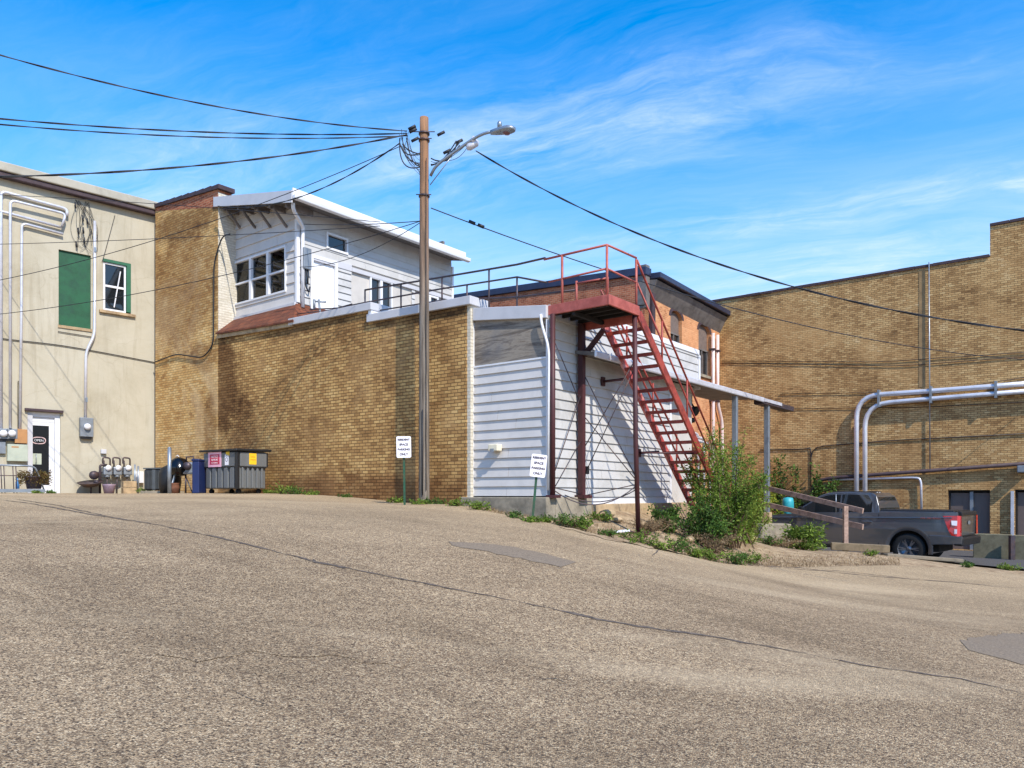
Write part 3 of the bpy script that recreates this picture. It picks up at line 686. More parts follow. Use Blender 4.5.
mb = MB(FL); mb.hexa([FL.w(a, n, z) for (a, n, z) in ((uC1,-.45,4.6),(uS-.14,-.45,4.53),(uS-.14,OFF+.07,4.53),(uC1,OFF+.07,4.6),(uC1,-.45,4.78),(uS-.14,-.45,4.72),(uS-.14,OFF+.07,4.72),(uC1,OFF+.07,4.78))]); sub(mbd, 'coping', mb, m_trim, bevel=.012)
mb = MB(FL); mb.fbox(uS-.12, uS-.003, -.4, OFF+.03, 4.435, 4.528); sub(mbd, 'coping_step', mb, m_white)
# tall part
zt0 = FL.p(218, 190, OFF)[1]
mb = MB(FL); mb.prism([(uT,-.7),(uJ,-.7),(uJ,9.4),(uT,8.66)], -.3, OFF+.004); tw = sub(mbd, 'tall_brick_wall', mb, m_bTall)
mb = MB(FL); mb.prism([(uT,8.663),(uJ,9.403),(uJ,9.5),(uT,9.19)], -.3, OFF+.004); sub(mbd, 'red_brick_parapet', mb, m_bRed)
mb = MB(FL); mb.fbox(uT-.02, uT-.004, -.47, OFF-.002, 4.8, 9.1); sub(mbd, 'painted_corner', mb, m_bCream, 'cream painted brick end of the tall wall')
r_ = random.Random(9); x = uT-.12
while x < uJ:
    mb = MB(FL); L = .42; zz = 9.2+(x-uT)/(uJ-uT)*.31
    mb.hexa([FL.w(a, n, z) for (a, n, z) in ((x,-.34,zz),(min(x+L,uJ),-.34,zz+.024),(min(x+L,uJ),OFF+.06,zz+.024),(x,OFF+.06,zz),(x,-.34,zz+.12+r_.random()*.02),(min(x+L,uJ),-.34,zz+.14),(min(x+L,uJ),OFF+.06,zz+.14),(x,OFF+.06,zz+.12+r_.random()*.02))]); x += L+.006; sub(mbd, 'tile_coping', mb, m_cop)
mb = MB(FL); mb.fbox(uT+.03, uJ+1.2, -9, -.302, -.6, 8.6); mb.fbox(.1, uT, -vB0, -.36, -.6, 3.62); mb.fbox(1.6, uT, -vC0, -vB0-.002, -.6, 3.62); mb.fbox(4.75, uT, -12.6, -vC0-.002, -.6, 3.62); mb.fbox(.12, 1.59, -vC0, -vB0-.002, 3.05, 3.62); sub(mbd, 'building_core', mb, m_roof)
mb = MB(FL); mb.fbox(.04, uT, -vC0, -.36, 3.63, 3.72); mb.fbox(4.7, uT, -12.6, -vC0-.002, 3.63, 3.72); sub(mbd, 'roof', mb, m_roof)
# downpipe cable on tall wall
P = [FL.w(FL.p(x, y, OFF+.05)[0], OFF+.05, FL.p(x, y, OFF+.05)[1]) for x, y in ((230,234),(222,236),(214,262),(213.5,345),(203,358),(176,354),(155,362))]
mb = MB(FL); mb.tube(arc(P, .3, 4), .02, 6); solo('wall_cable', mb, m_wire, P[0], 'heavy black cable hanging down the tall brick wall and turning left', 'cable')
# shingle skirt
zA, zB = 4.72, 5.42
F = RMF.w
A = FL.w(uT-.03, OFF+.1, 4.86); B_ = FL.w(FL.s(296, OFF), OFF+.1, 4.70); Ctp = FL.w(uT-.03, -.43, 5.42); Dtp = FL.w(9.0, -.43, 5.42)
E1 = FL.w(8.45, -.6, 4.72); E2 = FL.w(8.45, -1.6, 4.72); E3 = FL.w(9.0, -1.6, 5.42)
mb = MB(FL)
dn = Vector((0, 0, -.05))
for quad in ((A, B_, Dtp, Ctp), (B_, E1, E2, E3, Dtp)):
    mb.face(quad); mb.face([p+dn for p in quad][::-1])
for a, b in ((A, B_), (B_, E1), (E1, E2)): mb.face([a, b, b+dn, a+dn])
sk = sub(mbd, 'shingle_skirt', mb, MAT['shingle'], 'rusty brown shingle skirt roof under the white room')
mb = MB(FL); mb.beam(FL.w(uT-.02, OFF+.03, 4.75), FL.w(FL.s(294, OFF), OFF+.03, 4.61), .06, .11); sub(sk, 'eave_board', mb, m_concs)

# ---- sided panel (v=0) and board
L0 = 0.03; L1 = uE-.105
mb = MB(FL); mb.siding(L0, L1, -.02, 2.80, exp=.204, t=.036); sp = sub(mbd, 'siding', mb, m_alum, 'pale blue grey lap siding on the narrow end wall')
mb = MB(FL); mb.fbox(L0, L1, -.03, .004, 2.84, 3.86); sub(mbd, 'weathered_board', mb, MAT['board'], 'bare grey weathered boards above the siding')
mb = MB(FL); mb.fbox(L0, L1, -.02, .03, 2.802, 2.838); sub(mbd, 'trim_strip', mb, m_white)
mb = MB(FL); mb.hexa([FL.w(a, n, z) for (a, n, z) in ((0,-.2,3.62),(L1,-.2,3.84),(L1,.07,3.84),(0,.07,3.62),(0,-.2,3.88),(L1,-.2,4.12),(L1,.07,4.12),(0,.07,3.88))]); sub(mbd, 'fascia', mb, m_trim, bevel=.01)
mb = MB(FL); mb.fbox(.0, L0-.002, -.09, .035, -.02, 3.6); mb.fbox(L1+.002, L1+.06, -.03, .034, -.02, 3.8); sub(mbd, 'corner_board', mb, m_white)
# foundation ledge
mb = MB(FL); mb.fbox(-.12, uE+.12, -.1, .22, -.9, -.045); mb.fbox(-.12, -.0, -1.5, -.102, -.9, -.045); sub(mbd, 'foundation', mb, m_conc, bevel=.02)
mb = MB(SD); mb.fbox(1.52, 7.2, -.2, .1, -1.6, -.2); sub(mbd, 'foundation', mb, m_concs, bevel=.02)
# ---- right sided wall (u=0)
vA, vB, vC = .0, SD.s(670), SD.s(697.5)
mb = MB(SD); mb.siding(vA+.02, vB, -.04, 3.9, exp=.204, t=.036, holes=[]); mb.siding(vB, vC, 3.02, 3.9, exp=.204, t=.026)
sub(mbd, 'siding', mb, m_side, 'sunlit white lap siding on the long wall behind the stair')
mb = MB(SD); mb.fbox(.9, vC+.03, -.25, .05, 3.9, 4.04); sub(mbd, 'coping', mb, m_white, bevel=.01)
mb = MB(SD); mb.fbox(vC, vC+.09, -.1, .05, 2.95, 3.898); mb.fbox(vB-.08, vB+.004, -.06, .045, -.3, 2.9); sub(mbd, 'corner_board', mb, m_white)
mb = MB(SD); mb.fbox(.03, vB-.085, -.1, .004, -.3, -.045); sub(mbd, 'base_board', mb, m_white)
mb = MB(SD); mb.fbox(vB+.01, vC-.03, -.6, -.16, -1.4, 2.84); mb.fbox(vB-.05, vC, -1.55, -.1, 2.85, 3.0); mb.fbox(vC-.02, vC+.1, -4.7, -.12, 2.9, 3.9); mb.fbox(vC-.02, vC+.05, -4.7, -1.56, -1.2, 2.89); sub(mbd, 'carport_recess', mb, pm('beige_panel', (196,190,182), .6, 0, .06, 2, dirt=(150,144,136), dirt_amt=.3), 'beige recessed wall under the upper siding')
# dark trim gap between siding bands
# ---- canopy
cs0, cs1, cs2 = .95, SD.s(763, .5), SD.s(793, .5)
cn = thing('canopy', 'long low metal canopy along the white sided wall on grey steel posts', 'canopy', SD.w(8.6, .45, -.7))
mb = MB(SD)
mb.hexa([SD.w(a, n, z) for (a, n, z) in ((cs0,0.04,3.02),(cs1,.04,3.02),(cs1,.5,2.94),(cs0,.5,2.94),(cs0,.04,3.1),(cs1,.04,3.1),(cs1,.5,3.02),(cs0,.5,3.02))])
mb.hexa([SD.w(a, n, z) for (a, n, z) in ((vC+.1,-1.2,3.1),(cs1,-1.2,3.1),(cs1,.038,3.02),(vC+.1,.038,3.02),(vC+.1,-1.2,3.18),(cs1,-1.2,3.18),(cs1,.038,3.1),(vC+.1,.038,3.1))]); sub(cn, 'roof_sheet', mb, m_soff)
mb = MB(SD); mb.fbox(cs0, cs1, .502, .56, 2.90, 3.05); sub(cn, 'gutter', mb, m_wpipe, bevel=.03)
mb = MB(SD); mb.fbox(cs1+.004, cs2, .2, .54, 2.86, 3.02); sub(cn, 'end_frame', mb, m_railg, 'dark open end of the canopy', bevel=.01)
mb = MB(SD); mb.fbox(cs1+.01, cs1+1.6, .545, .56, 2.93, 3.03); sub(cn, 'end_flashing', mb, m_wpipe)
for (px, yb, r) in ((767, 516, .075), (735, 516, .07)):
    s0 = SD.s(px, .42); Y = SD.w(s0, .42, 0).y; zb = (CY-yb)*Y/FPX
    mb = MB(SD); mb.fbox(s0-r, s0+r, .42-r, .42+r, zb if px > 750 else -1.3, 2.9); po = sub(cn, 'post', mb, m_steel, bevel=.01)
    if px > 750:
        mb = MB(SD); mb.fbox(s0-r-.05, s0+r+.05, .42-r-.05, .42+r+.05, zb-.28, zb+.12); sub(po, 'post_base', mb, m_concs, bevel=.02)
        q = SD.w(s0, .42, 0); mb = MB(); mb.fbox(q.x-.42, q.x+.62, q.y-.45, q.y+.35, -1.7, zb-.24); solo('concrete_block', mb, m_conc, (q.x, q.y, -1.5), 'long concrete footing block under the rightmost canopy post', 'concrete block', bevel=.03)

# ================================================================== roof-top room
rm = thing('rooftop_room', 'white sided rooftop room with three large panes and a shed roof', 'room', RMF.w(1.5, -2, 3.7))
front_L = uT-9.0  # s along RMF
win = (RMF.s(287), RMF.s(235)); z_wb = RMF.p(261, 299)[1]; z_wt = RMF.p(261, 254)[1]
def rtop(s): return 8.16+.2*s
fh = [(win[0], win[1], z_wb, z_wt)]
mb = MB(RMF); mb.siding(.05, front_L-.004, 5.42, 9.2, exp=.30, t=.036, holes=fh, topf=rtop); sub(rm, 'siding', mb, m_alum, 'shaded grey lap siding on the window end')
# window: three bays, two lights each
wn = MB(RMF); a, b, c, d = fh[0]; frame_rect(wn, a, b, c, d, .055, -.06, .055)
for k in (1, 2):
    xm = a+(b-a)*k/3; wn.fbox(xm-.055, xm+.055, -.06, .055, c+.055, d-.055)
zc = (c+d)/2-.03
for k in range(3):
    xa = a+(b-a)*k/3+(.055 if k == 0 else .055); xb = a+(b-a)*(k+1)/3-(.055 if k == 2 else .055)
    wn.fbox(xa, xb, -.05, .04, zc-.025, zc+.025)
w_ = sub(rm, 'window', wn, m_white, 'triple white window with two panes in each bay')
mb = MB(RMF); mb.fbox(a+.055, b-.055, -.03, -.022, c+.055, d-.055); sub(w_, 'pane', mb, MAT['clear'])
mb = MB(RMF); mb.fbox(-.02, front_L-.01, -.02, .1, 5.2, 5.43); sub(rm, 'base_trim', mb, m_trim, bevel=.01)
mb = MB(RMF); mb.fbox(-.045, .045, -.06, .045, 5.44, 7.8); sub(rm, 'corner_board', mb, m_white)
# interior shell and rafters so the panes look into a room
mb = MB(RMF); mb.fbox(.12, front_L+.3, -6.2, -6.1, 5.0, 8.8); mb.fbox(front_L+.1, front_L+.2, -6.1, -.3, 5.0, 9); mb.fbox(.1, front_L+.1, -6.1, -.05, 5.2, 5.35)
sub(rm, 'inner_wall', mb, m_tape)
mb = MB(RMF)
for k in range(9):
    n_ = -.4-k*.66; mb.beam(RMF.w(.12, n_, 7.75), RMF.w(front_L, n_, 8.55), .06, .2)
for k in range(4): mb.beam(RMF.w(.15+k*1.05, -.1, 7.55+k*.2), RMF.w(.15+k*1.05, -6, 7.55+k*.2), .08, .16)
sub(rm, 'rafter', mb, m_wood)
mb = MB(RMF); mb.fbox(a+.25, a+.37, -.2, -.1, c+.02, c+.12); mb.lathe(RMF.w(a+.31, -.15, c+.1), [(.07, 0), (.09, .08), (.04, .2), (.0, .24)], 10); sub(rm, 'lamp', mb, m_white)
# roof slab (shed roof falling towards the sunny side)
v0 = -.15-.45; ve = SD.s(464, -(8.4)) if False else 6.85-.45
def RP_(u, v, z): return FL.w(u, -(v), z)
ul, ur = 12.25, 8.4; fr0, fr1 = -.15, 6.9
zl, zr = 8.84, 8.05
mb = MB(FL); mb.hexa([RP_(ul,fr0,zl),RP_(ur,fr0,zr),RP_(ur,fr1,zr),RP_(ul,fr1,zl),RP_(ul,fr0,zl+.08),RP_(ur,fr0,zr+.08),RP_(ur,fr1,zr+.08),RP_(ul,fr1,zl+.08)]); rf = sub(rm, 'roof', mb, m_soff)
mb = MB(FL); mb.hexa([RP_(ul,fr0-.04,zl-.13),RP_(ur-.03,fr0-.04,zr-.13),RP_(ur-.03,fr0-.003,zr-.13),RP_(ul,fr0-.003,zl-.13),RP_(ul,fr0-.04,zl+.16),RP_(ur-.03,fr0-.04,zr+.2),RP_(ur-.03,fr0-.003,zr+.2),RP_(ul,fr0-.003,zl+.16)]); sub(rf, 'fascia', mb, m_trim)
mb = MB(FL); mb.hexa([RP_(ur-.003,fr0,zr-.02),RP_(ur-.04,fr0,zr-.02),RP_(ur-.04,fr1,zr-.02),RP_(ur-.003,fr1,zr-.02),RP_(ur-.003,fr0,zr+.28),RP_(ur-.04,fr0,zr+.28),RP_(ur-.04,fr1,zr+.28),RP_(ur-.003,fr1,zr+.28)]); sub(rf, 'fascia', mb, m_white)
mb = MB(FL); mb.hexa([RP_(ur-.042,fr0-.02,zr-.05),RP_(ur-.16,fr0-.02,zr-.03),RP_(ur-.16,fr1+.12,zr-.03),RP_(ur-.042,fr1+.12,zr-.05),RP_(ur-.042,fr0-.02,zr+.08),RP_(ur-.18,fr0-.02,zr+.08),RP_(ur-.18,fr1+.12,zr+.08),RP_(ur-.042,fr1+.12,zr+.08)]); sub(rm, 'gutter', mb, m_white, bevel=.02)
mb = MB(FL)
for k in range(5):
    u = 8.75+k*.78; zz = zr+(zl-zr)*(u-ur)/(ul-ur)-.02
    mb.beam(RP_(u, fr0+.05, zz-.12), RP_(u, .8, zz-.12), .05, .16)
    if k in (1, 2, 3, 4): mb.beam(RP_(u-.1, fr0+.12, zz-.2), RP_(u-.1, .42, zz-.62), .05, .07)
sub(rm, 'rafter_tail', mb, m_tape)
# downspout
mb = MB(RMS); P = [RMS.w(-.5, .5, 7.98), RMS.w(-.45, .45, 7.82), RMS.w(.12, .13, 7.55), RMS.w(.12, .1, 7.3), RMS.w(.12, .1, 5.3)]; mb.tube(arc(P, .1, 4), .055, 8); sub(rm, 'downspout', mb, m_white)
# side wall
ls = 6.4
dS = (RMS.s(311), RMS.s(335.5)); dzT = RMS.p(323, 260)[1]; 
def rect(px0, px1, pyc, py0, py1): 
    return (RMS.s(px0), RMS.s(px1), RMS.p((px0+px1)/2, py1)[1], RMS.p((px0+px1)/2, py0)[1])
wTop = rect(326.5, 346.5, 0, 236.5, 251); pd = rect(370, 391, 0, 280, 318); w3 = rect(421, 437, 0, 296, 318)
door = (dS[0], dS[1], 4.3, dzT)
mb = MB(RMS); mb.siding(.05, ls, 4.2, 6.75, exp=.205, t=.036, holes=[door, (pd[0]-.75, pd[1]+.9, 4, 6.75), (w3[0]-.3, w3[1]+.3, 4, 6.75)]); mb.siding(.05, ls, 6.95, 8.2, exp=.205, t=.02, holes=[wTop])
sub(rm, 'siding', mb, m_side, 'sunlit white lap siding on the door side')
mb = MB(RMS); mb.wall(.045, ls+.003, 4.0, 8.2, holes=[wTop, door, pd, w3], n0=-.021, th=.1); sub(rm, 'side_wall', mb, pm('beige_panel', (196,190,182), .6, 0, .06, 2, dirt=(150,144,136), dirt_amt=.3))
mb = MB(RMS); mb.fbox(.05, 1.95, -.02, .045, 6.752, 6.948); mb.fbox(1.95, ls, -.02, .06, 6.752, 6.87); sub(rm, 'band_board', mb, m_trim, bevel=.006)
mb = MB(RMS); mb.fbox(ls, ls+.08, -.15, .05, 4, 7.95); sub(rm, 'corner_board', mb, m_white)
mb = MB(RMS); mb.fbox(door[0]+.06, door[1]-.06, -.08, -.02, 4.0, dzT-.06); dd = sub(rm, 'door', mb, pm('bright_door_paint', (240,240,242), .4, 0, .02, 3), 'plain white door opening onto the roof')
mb = MB(RMS); frame_rect(mb, door[0]-.05, door[1]+.05, 4.0, dzT+.06, .1, -.06, .06); sub(dd, 'door_frame', mb, m_white, bevel=.004)
mb = MB(RMS); mb.lathe(RMS.w(door[0]+.16, -.02, 5.25), [(.01, 0), (.03, .02), (.035, .05), (0, .07)], 10, RMS.n); sub(dd, 'handle', mb, m_steel)
def swin(r, label, mull=True, w=.06):
    mb = MB(RMS); frame_rect(mb, r[0]-.03, r[1]+.03, r[2]-.03, r[3]+.03, w, -.07, .05)
    if mull: xm = (r[0]+r[1])/2; mb.fbox(xm-.05, xm+.05, -.06, .045, r[2]+.03, r[3]-.03)
    o = sub(rm, 'window', mb, m_white, label); mb = MB(RMS); mb.fbox(r[0], r[1], -.05, -.04, r[2], r[3]); sub(o, 'pane', mb, MAT['glass']); return o
swin(wTop, 'small high window beside the roof door', False); swin(pd, 'tall double pane window behind the railing'); swin(w3, 'half hidden window at the far end of the room')
mb = MB(RMS); mb.fbox(.01, ls, -6, -.2, 8.2, 8.25) ; 
s0, z0 = RMS.p(303.5, 258); mb = MB(RMS); mb.fbox(s0-.13, s0+.13, .03, .2, z0-.35, z0+.25); t = solo('utility_box', mb, m_grey, RMS.w(s0, 0, z0), 'grey electrical box by the roof door with hoses hanging from it', 'electrical box', bevel=.015)
mb = MB(RMS); mb.tube(arc([RMS.w(s0-.03, .12, z0-.35), RMS.w(s0-.03, .12, z0-.8), RMS.w(s0+.1, .12, z0-1.0), RMS.w(s0+.15, .1, z0-.8)], .1), .022, 6); mb.tube([RMS.w(s0+.05, .12, z0-.35), RMS.w(s0+.05, .12, z0-.75)], .03, 6); mb.build('hose', m_wire, t)
mb = MB(FL); q = FL.w(uC1-.75, -.35, 4.75); mb.tube([q+Vector((0,0,-.4)), q+Vector((-.1,0,.55))], .03, 8); mb.tube([q+Vector((-.25,0,.5)), q+Vector((.1,0,.48))], .025, 8); mb.tube([q+Vector((-.22,0,.3)), q+Vector((-.22,0,.55))], .035, 8); solo('vent_pipe', mb, m_grey, q, 'grey pipe stub with crossed fitting standing behind the coping', 'pipe')
# ================================================================== rear brick building
rb = thing('rear_brick_building', 'orange brick rear building with arched shuttered windows and dark blue parapet flashing', 'building', RBR.w(2, -2, -2))
eR = RBR.s(719.5); zP = 8.5
def archwin(px0, px1, y0, y1):
    s0, s1 = RBR.s(px0), RBR.s(px1); zc = RBR.p((px0+px1)/2, y1)[1]; zt = RBR.p((px0+px1)/2, y0)[1]; return s0, s1, zc, zt
W1 = archwin(670.5, 682, 311, 356); W2 = archwin(698.5, 710, 324.5, 375)
mb = MB(RBR)
def wall_arch(mb, fr, s0, s1, z0, z1, wins, th=.3, n0=0):
    """wall with round-headed openings"""
    w = fr.w; xs = s0
    for (a, b, c, d) in wins:
        r = (b-a)/2; sp = d-r*.55
        mb.face([w(xs,n0,z0), w(a,n0,z0), w(a,n0,z1), w(xs,n0,z1)]); mb.face([w(a,n0,z0), w(b,n0,z0), w(b,n0,c), w(a,n0,c)])
        N = 8; arc_ = [(a+r-r*math.cos(math.pi*i/N), sp+r*.55*math.sin(math.pi*i/N)) for i in range(N+1)]
        for i in range(N):
            p, q = arc_[i], arc_[i+1]; mb.face([w(p[0],n0,p[1]), w(q[0],n0,q[1]), w(q[0],n0,z1), w(p[0],n0,z1)]); mb.face([w(p[0],n0,p[1]), w(q[0],n0,q[1]), w(q[0],n0-th,q[1]), w(p[0],n0-th,p[1])])
        mb.face([w(a,n0,c), w(a,n0-th,c), w(a,n0-th,sp), w(a,n0,sp)]); mb.face([w(b,n0,c), w(b,n0-th,c), w(b,n0-th,sp), w(b,n0,sp)]); mb.face([w(a,n0,c), w(b,n0,c), w(b,n0-th,c), w(a,n0-th,c)])
        xs = b
    mb.face([w(xs,n0,z0), w(s1,n0,z0), w(s1,n0,z1), w(xs,n0,z1)])
wall_arch(mb, RBR, 0, eR, -2.5, 8.0, [W1, W2]); sub(rb, 'wall', mb, m_bRear)
lB = RBL.s(462)+3
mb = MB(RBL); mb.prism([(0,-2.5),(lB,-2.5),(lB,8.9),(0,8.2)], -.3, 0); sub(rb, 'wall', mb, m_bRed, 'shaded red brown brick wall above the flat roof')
mb = MB(RBL); mb.hexa([RBL.w(a,n,z) for (a,n,z) in ((-.1,-.35,8.2),(lB,-.35,8.9),(lB,.1,8.9),(-.1,.1,8.2),(-.1,-.35,8.5),(lB,-.35,9.15),(lB,.1,9.15),(-.1,.1,8.5))]); sub(rb, 'flashing', mb, m_fascia, bevel=.02)
mb = MB(RBL); mb.tube([RBL.w(-.0, .04, 7.1), RBL.w(lB*.5, .04, 7.55), RBL.w(lB-1, .04, 7.8)], .03, 5); sub(rb, 'wall_cable', mb, m_wire)
mb = MB(RBR); mb.fbox(.35, eR, -8, -.31, -2.4, 7.95); sub(rb, 'building_core', mb, m_dark)
# eave with dark soffit on the right face
mb = MB(RBR); mb.hexa([RBR.w(a,n,z) for (a,n,z) in ((.3,-.1,7.45),(eR+.1,-.1,7.2),(eR+.1,.0,7.2),(.3,.0,7.45),(.3,-.1,8.1),(eR+.1,-.1,7.9),(eR+.1,.35,7.85),(.3,.35,8.05))]); ev = sub(rb, 'eave', mb, m_soff)
mb = MB(RBR); mb.hexa([RBR.w(a,n,z) for (a,n,z) in ((.3,-.3,8.12),(eR+.1,-.3,7.92),(eR+.25,.5,7.9),(.3,.5,8.1),(.3,-.3,8.36),(eR+.1,-.3,8.16),(eR+.25,.5,8.12),(.3,.5,8.32))]); sub(ev, 'gutter', mb, m_fascia, bevel=.03)
mb = MB(RBR); mb.fbox(-.02, .28, -.3, .06, 7.0, 8.6); sub(rb, 'corner_flashing', mb, m_soff)
mb = MB(RBR); mb.fbox(.3, .55, .01, .16, 3.0, 7.6); sub(rb, 'downspout', mb, m_cop)
def awin(Wn, label):
    a, b, c, d = Wn; mb = MB(RBR); zm = c+(d-c)*.52
    r = (b-a)/2
    mb.fbox(a+.02, b-.02, -.2, -.14, zm, d-.04); o = sub(rb, 'window', mb, pm('grey_shutter', (112,98,90), .7, 0, .2, 6), label)
    mb = MB(RBR); frame_rect(mb, a+.02, b-.02, c+.01, zm, .06, -.2, -.1); mb.fbox((a+b)/2-.03, (a+b)/2+.03, -.19, -.11, c+.07, zm-.06); sub(o, 'window_frame', mb, m_soff)
    mb = MB(RBR); mb.fbox(a+.05, b-.05, -.17, -.16, c+.05, zm-.05); sub(o, 'pane', mb, MAT['glass'])
    mb = MB(RBR); mb.fbox(a-.08, b+.08, .003, .08, c-.12, c-.01); sub(o, 'sill', mb, m_conc)
    N = 10
    mb = MB(RBR)
    for i in range(N):
        t0, t1 = math.pi*i/N, math.pi*(i+1)/N; sp = d-r*.55
        p = [(a+r-(r+k)*math.cos(t), sp+(r*.55+k)*math.sin(t)) for t in (t0, t1) for k in (0, .16)]
        mb.face([RBR.w(p[0][0],.012,p[0][1]), RBR.w(p[1][0],.012,p[1][1]), RBR.w(p[3][0],.012,p[3][1]), RBR.w(p[2][0],.012,p[2][1])])
    sub(o, 'brick_arch', mb, m_cop)
awin(W1, 'arched window cut off by the white coping below it'); awin(W2, 'arched window with lower panes fully visible')
for (px, lbl) in ((713.2, 'left of the two pink white pipes in the corner of the buildings'), (717.6, 'right of the two pink white pipes in the corner of the buildings')):
    s0 = RBR.s(px, .15); mb = MB(RBR); P = [RBR.w(s0, .15, 7.0), RBR.w(s0, .15, 4.0)] + ([RBR.w(s0+.5, .15, 3.2)] if px > 715 else []) + [RBR.w(s0+(.5 if px > 715 else 0), .15, -2)]
    mb.tube(arc(P, .3), .075, 8); o = solo('vent_pipe', mb, pm('pinkish_pipe', (226,206,200), .5, .1, .1, 2, dirt=(190,140,124), dirt_amt=.5), P[-1], lbl, 'pipe', 'white pipes in the corner')
    for z in (6.3, 4.1, 2.2):
        b_ = MB(RBR); b_.fbox(s0-.1, s0+.1, .004, .24, z-.04, z+.04); b_.build('strap', m_railg, o)
# pipes and lamps under the canopy at the corner
mb = MB(RBR); s0 = RBR.s(700, .3)
for k in range(3):
    P = [RBR.w(s0-.2+k*.35, .3+k*.1, -1.6), RBR.w(s0-.2+k*.35, .3+k*.1, 2.5-k*.18), RBR.w(s0-1.4, .3+k*.1, 2.6-k*.18)]; mb.tube(arc(P, .2), .06, 8)
solo('gas_pipe', mb, m_wpipe, RBR.w(s0, .3, -1.6), 'white pipes with bends under the canopy in front of orange brick', 'pipe')
for (px, py, lb) in ((676, 408, 'dark round flood lamp under the canopy, seen left of the stringer'), (696, 411, 'dark round flood lamp under the canopy, seen right of the stringer')):
    s0, z0 = SD.p(px, py, -.6); c = SD.w(s0, -.6, z0); t = thing('flood_lamp', lb, 'lamp', c, 'lamps under the canopy')
    mb = MB(SD); mb.lathe(c, [(0, -.16), (.1, -.14), (.15, 0), (.15, .04)], 14, -D1*1+Vector((0, 0, -.4))); sub(t, 'lamp_head', mb, m_black)
    mb = MB(SD); mb.tube([c, c+Vector((-.1, .15, .25)), c+Vector((-.1, .15, .5))], .03, 6); mb.lathe(c+Vector((-.1,.1,-.25)), [(0, -.1), (.09, -.08), (.11, .05)], 10, Vector((0,0,1))); sub(t, 'bracket', mb, m_black)

# ================================================================== right buff brick building
rw = thing('buff_brick_building', 'huge buff brick building with stepped parapet filling the right side', 'building', RW.w(8, -3, -2.1))
s9 = RW.s(990); Lr = 24
dA = (RW.s(948), RW.s(995), -2.02, RW.p(970, 490)[1]); dB = (RW.s(1015), RW.s(1062), -2.02, RW.p(1015, 489.5)[1])
mb = MB(RW); mb.wall(-.6, s9, -2.6, 8.62, holes=[dA], th=.4); mb.wall(s9, Lr, -2.6, 9.72, holes=[dB], th=.4); sub(rw, 'brick_wall', mb, m_bRight)
mb = MB(RW); mb.fbox(-.5, Lr-.1, -14, -.45, -2.5, 8.4); sub(rw, 'building_core', mb, m_dark)
x = -.6
while x < Lr:
    mb = MB(RW)
    z = 8.625 if x < s9-.3 else 9.725; e = min(x+.6, s9-.01) if x < s9-.3 else x+.6
    if x < s9 and e > s9-.35: e = s9-.01
    mb.fbox(x, e-.012, -.45, .05, z, z+.09+r_.random()*.012); x = max(e, x+.3) if x < s9-.3 or x >= s9 else s9
    if s9-.02 < x < s9: x = s9
    sub(rw, 'tile_coping', mb, m_cop)
m_doorb = pm('brown_door', (104,90,84), .6, 0, .12, 3, streak=True)
for (r, lb) in ((dA, 'brown double door with a grey centre post'), (dB, 'brown door at the right photo edge')):
    mb = MB(RW); mb.fbox(r[0]+.06, (r[0]+r[1])/2-.06, -.3, -.2, r[2], r[3]-.1); mb.fbox((r[0]+r[1])/2+.06, r[1]-.06, -.3, -.2, r[2], r[3]-.1); o = sub(rw, 'door', mb, m_doorb, lb, bevel=.01)
    mb = MB(RW); frame_rect(mb, r[0]+.003, r[1]-.003, r[2]-.1, r[3]-.003, .055, -.25, -.1); sub(o, 'door_frame', mb, m_dark)
    mb = MB(RW); mb.fbox((r[0]+r[1])/2-.055, (r[0]+r[1])/2+.055, -.24, -.12, r[2], r[3]-.06); sub(o, 'centre_post', mb, m_grey)
mb = MB(RW); mb.fbox(RW.s(1011), RW.s(1014.2), .003, .12, -2, RW.p(1012, 491)[1]); sub(rw, 'downspout', mb, m_wpipe)
mb = MB(RW); s0 = RW.s(922.5); mb.fbox(s0-.12, s0+.1, .003, .012, 4.1, 8.55); sub(rw, 'mortar_streak', mb, pm('tar_streak', (150,122,84), .9, 0, .2, 3))
def rpipe(px, off, r, m, label, name='pipe', rad=.4, group=None, straps=()):
    P = [RW.w(RW.p(x, y, off)[0], off, RW.p(x, y, off)[1]) for x, y in px]; mb = MB(RW); mb.tube(arc(P, rad, 6), r, 10); o = solo(name, mb, m, P[0], label, 'pipe', group)
    for (x, y) in straps:
        q = RW.p(x, y, off); b_ = MB(RW); b_.fbox(q[0]-.04, q[0]+.04, .004, off+r*1.3, q[1]-r*1.8, q[1]+r*1.8); b_.build('strap', m_grey, o)
rpipe([(856.5,540),(856.5,396),(940,390.5),(1060,381)], .19, .095, m_wpipe, 'upper of the two thick white pipes bending along the buff brick wall', group='thick white wall pipes', rad=.9, straps=[(879,394.5),(931,391),(996,386)])
rpipe([(865,540),(865,404.5),(940,398),(1060,388.5)], .19, .09, m_wpipe, 'lower of the two thick white pipes bending along the buff brick wall', group='thick white wall pipes', rad=.9, straps=[(879,403),(931,399),(996,393.5)])
rpipe([(800,505),(812,505),(812,482),(830,478),(1060,461)], .12, .07, m_cop, 'dark brown pipe running low across the buff brick wall', rad=.5)
rpipe([(828,480),(915,477.5),(921,479),(921.5,510)], .1, .045, m_wpipe, 'thin white pipe below the dark pipe, turning down behind the truck', rad=.3)
rpipe([(929,262),(930,470)], .08, .022, m_steel, 'thin vertical grey conduit on the buff brick wall', name='conduit')
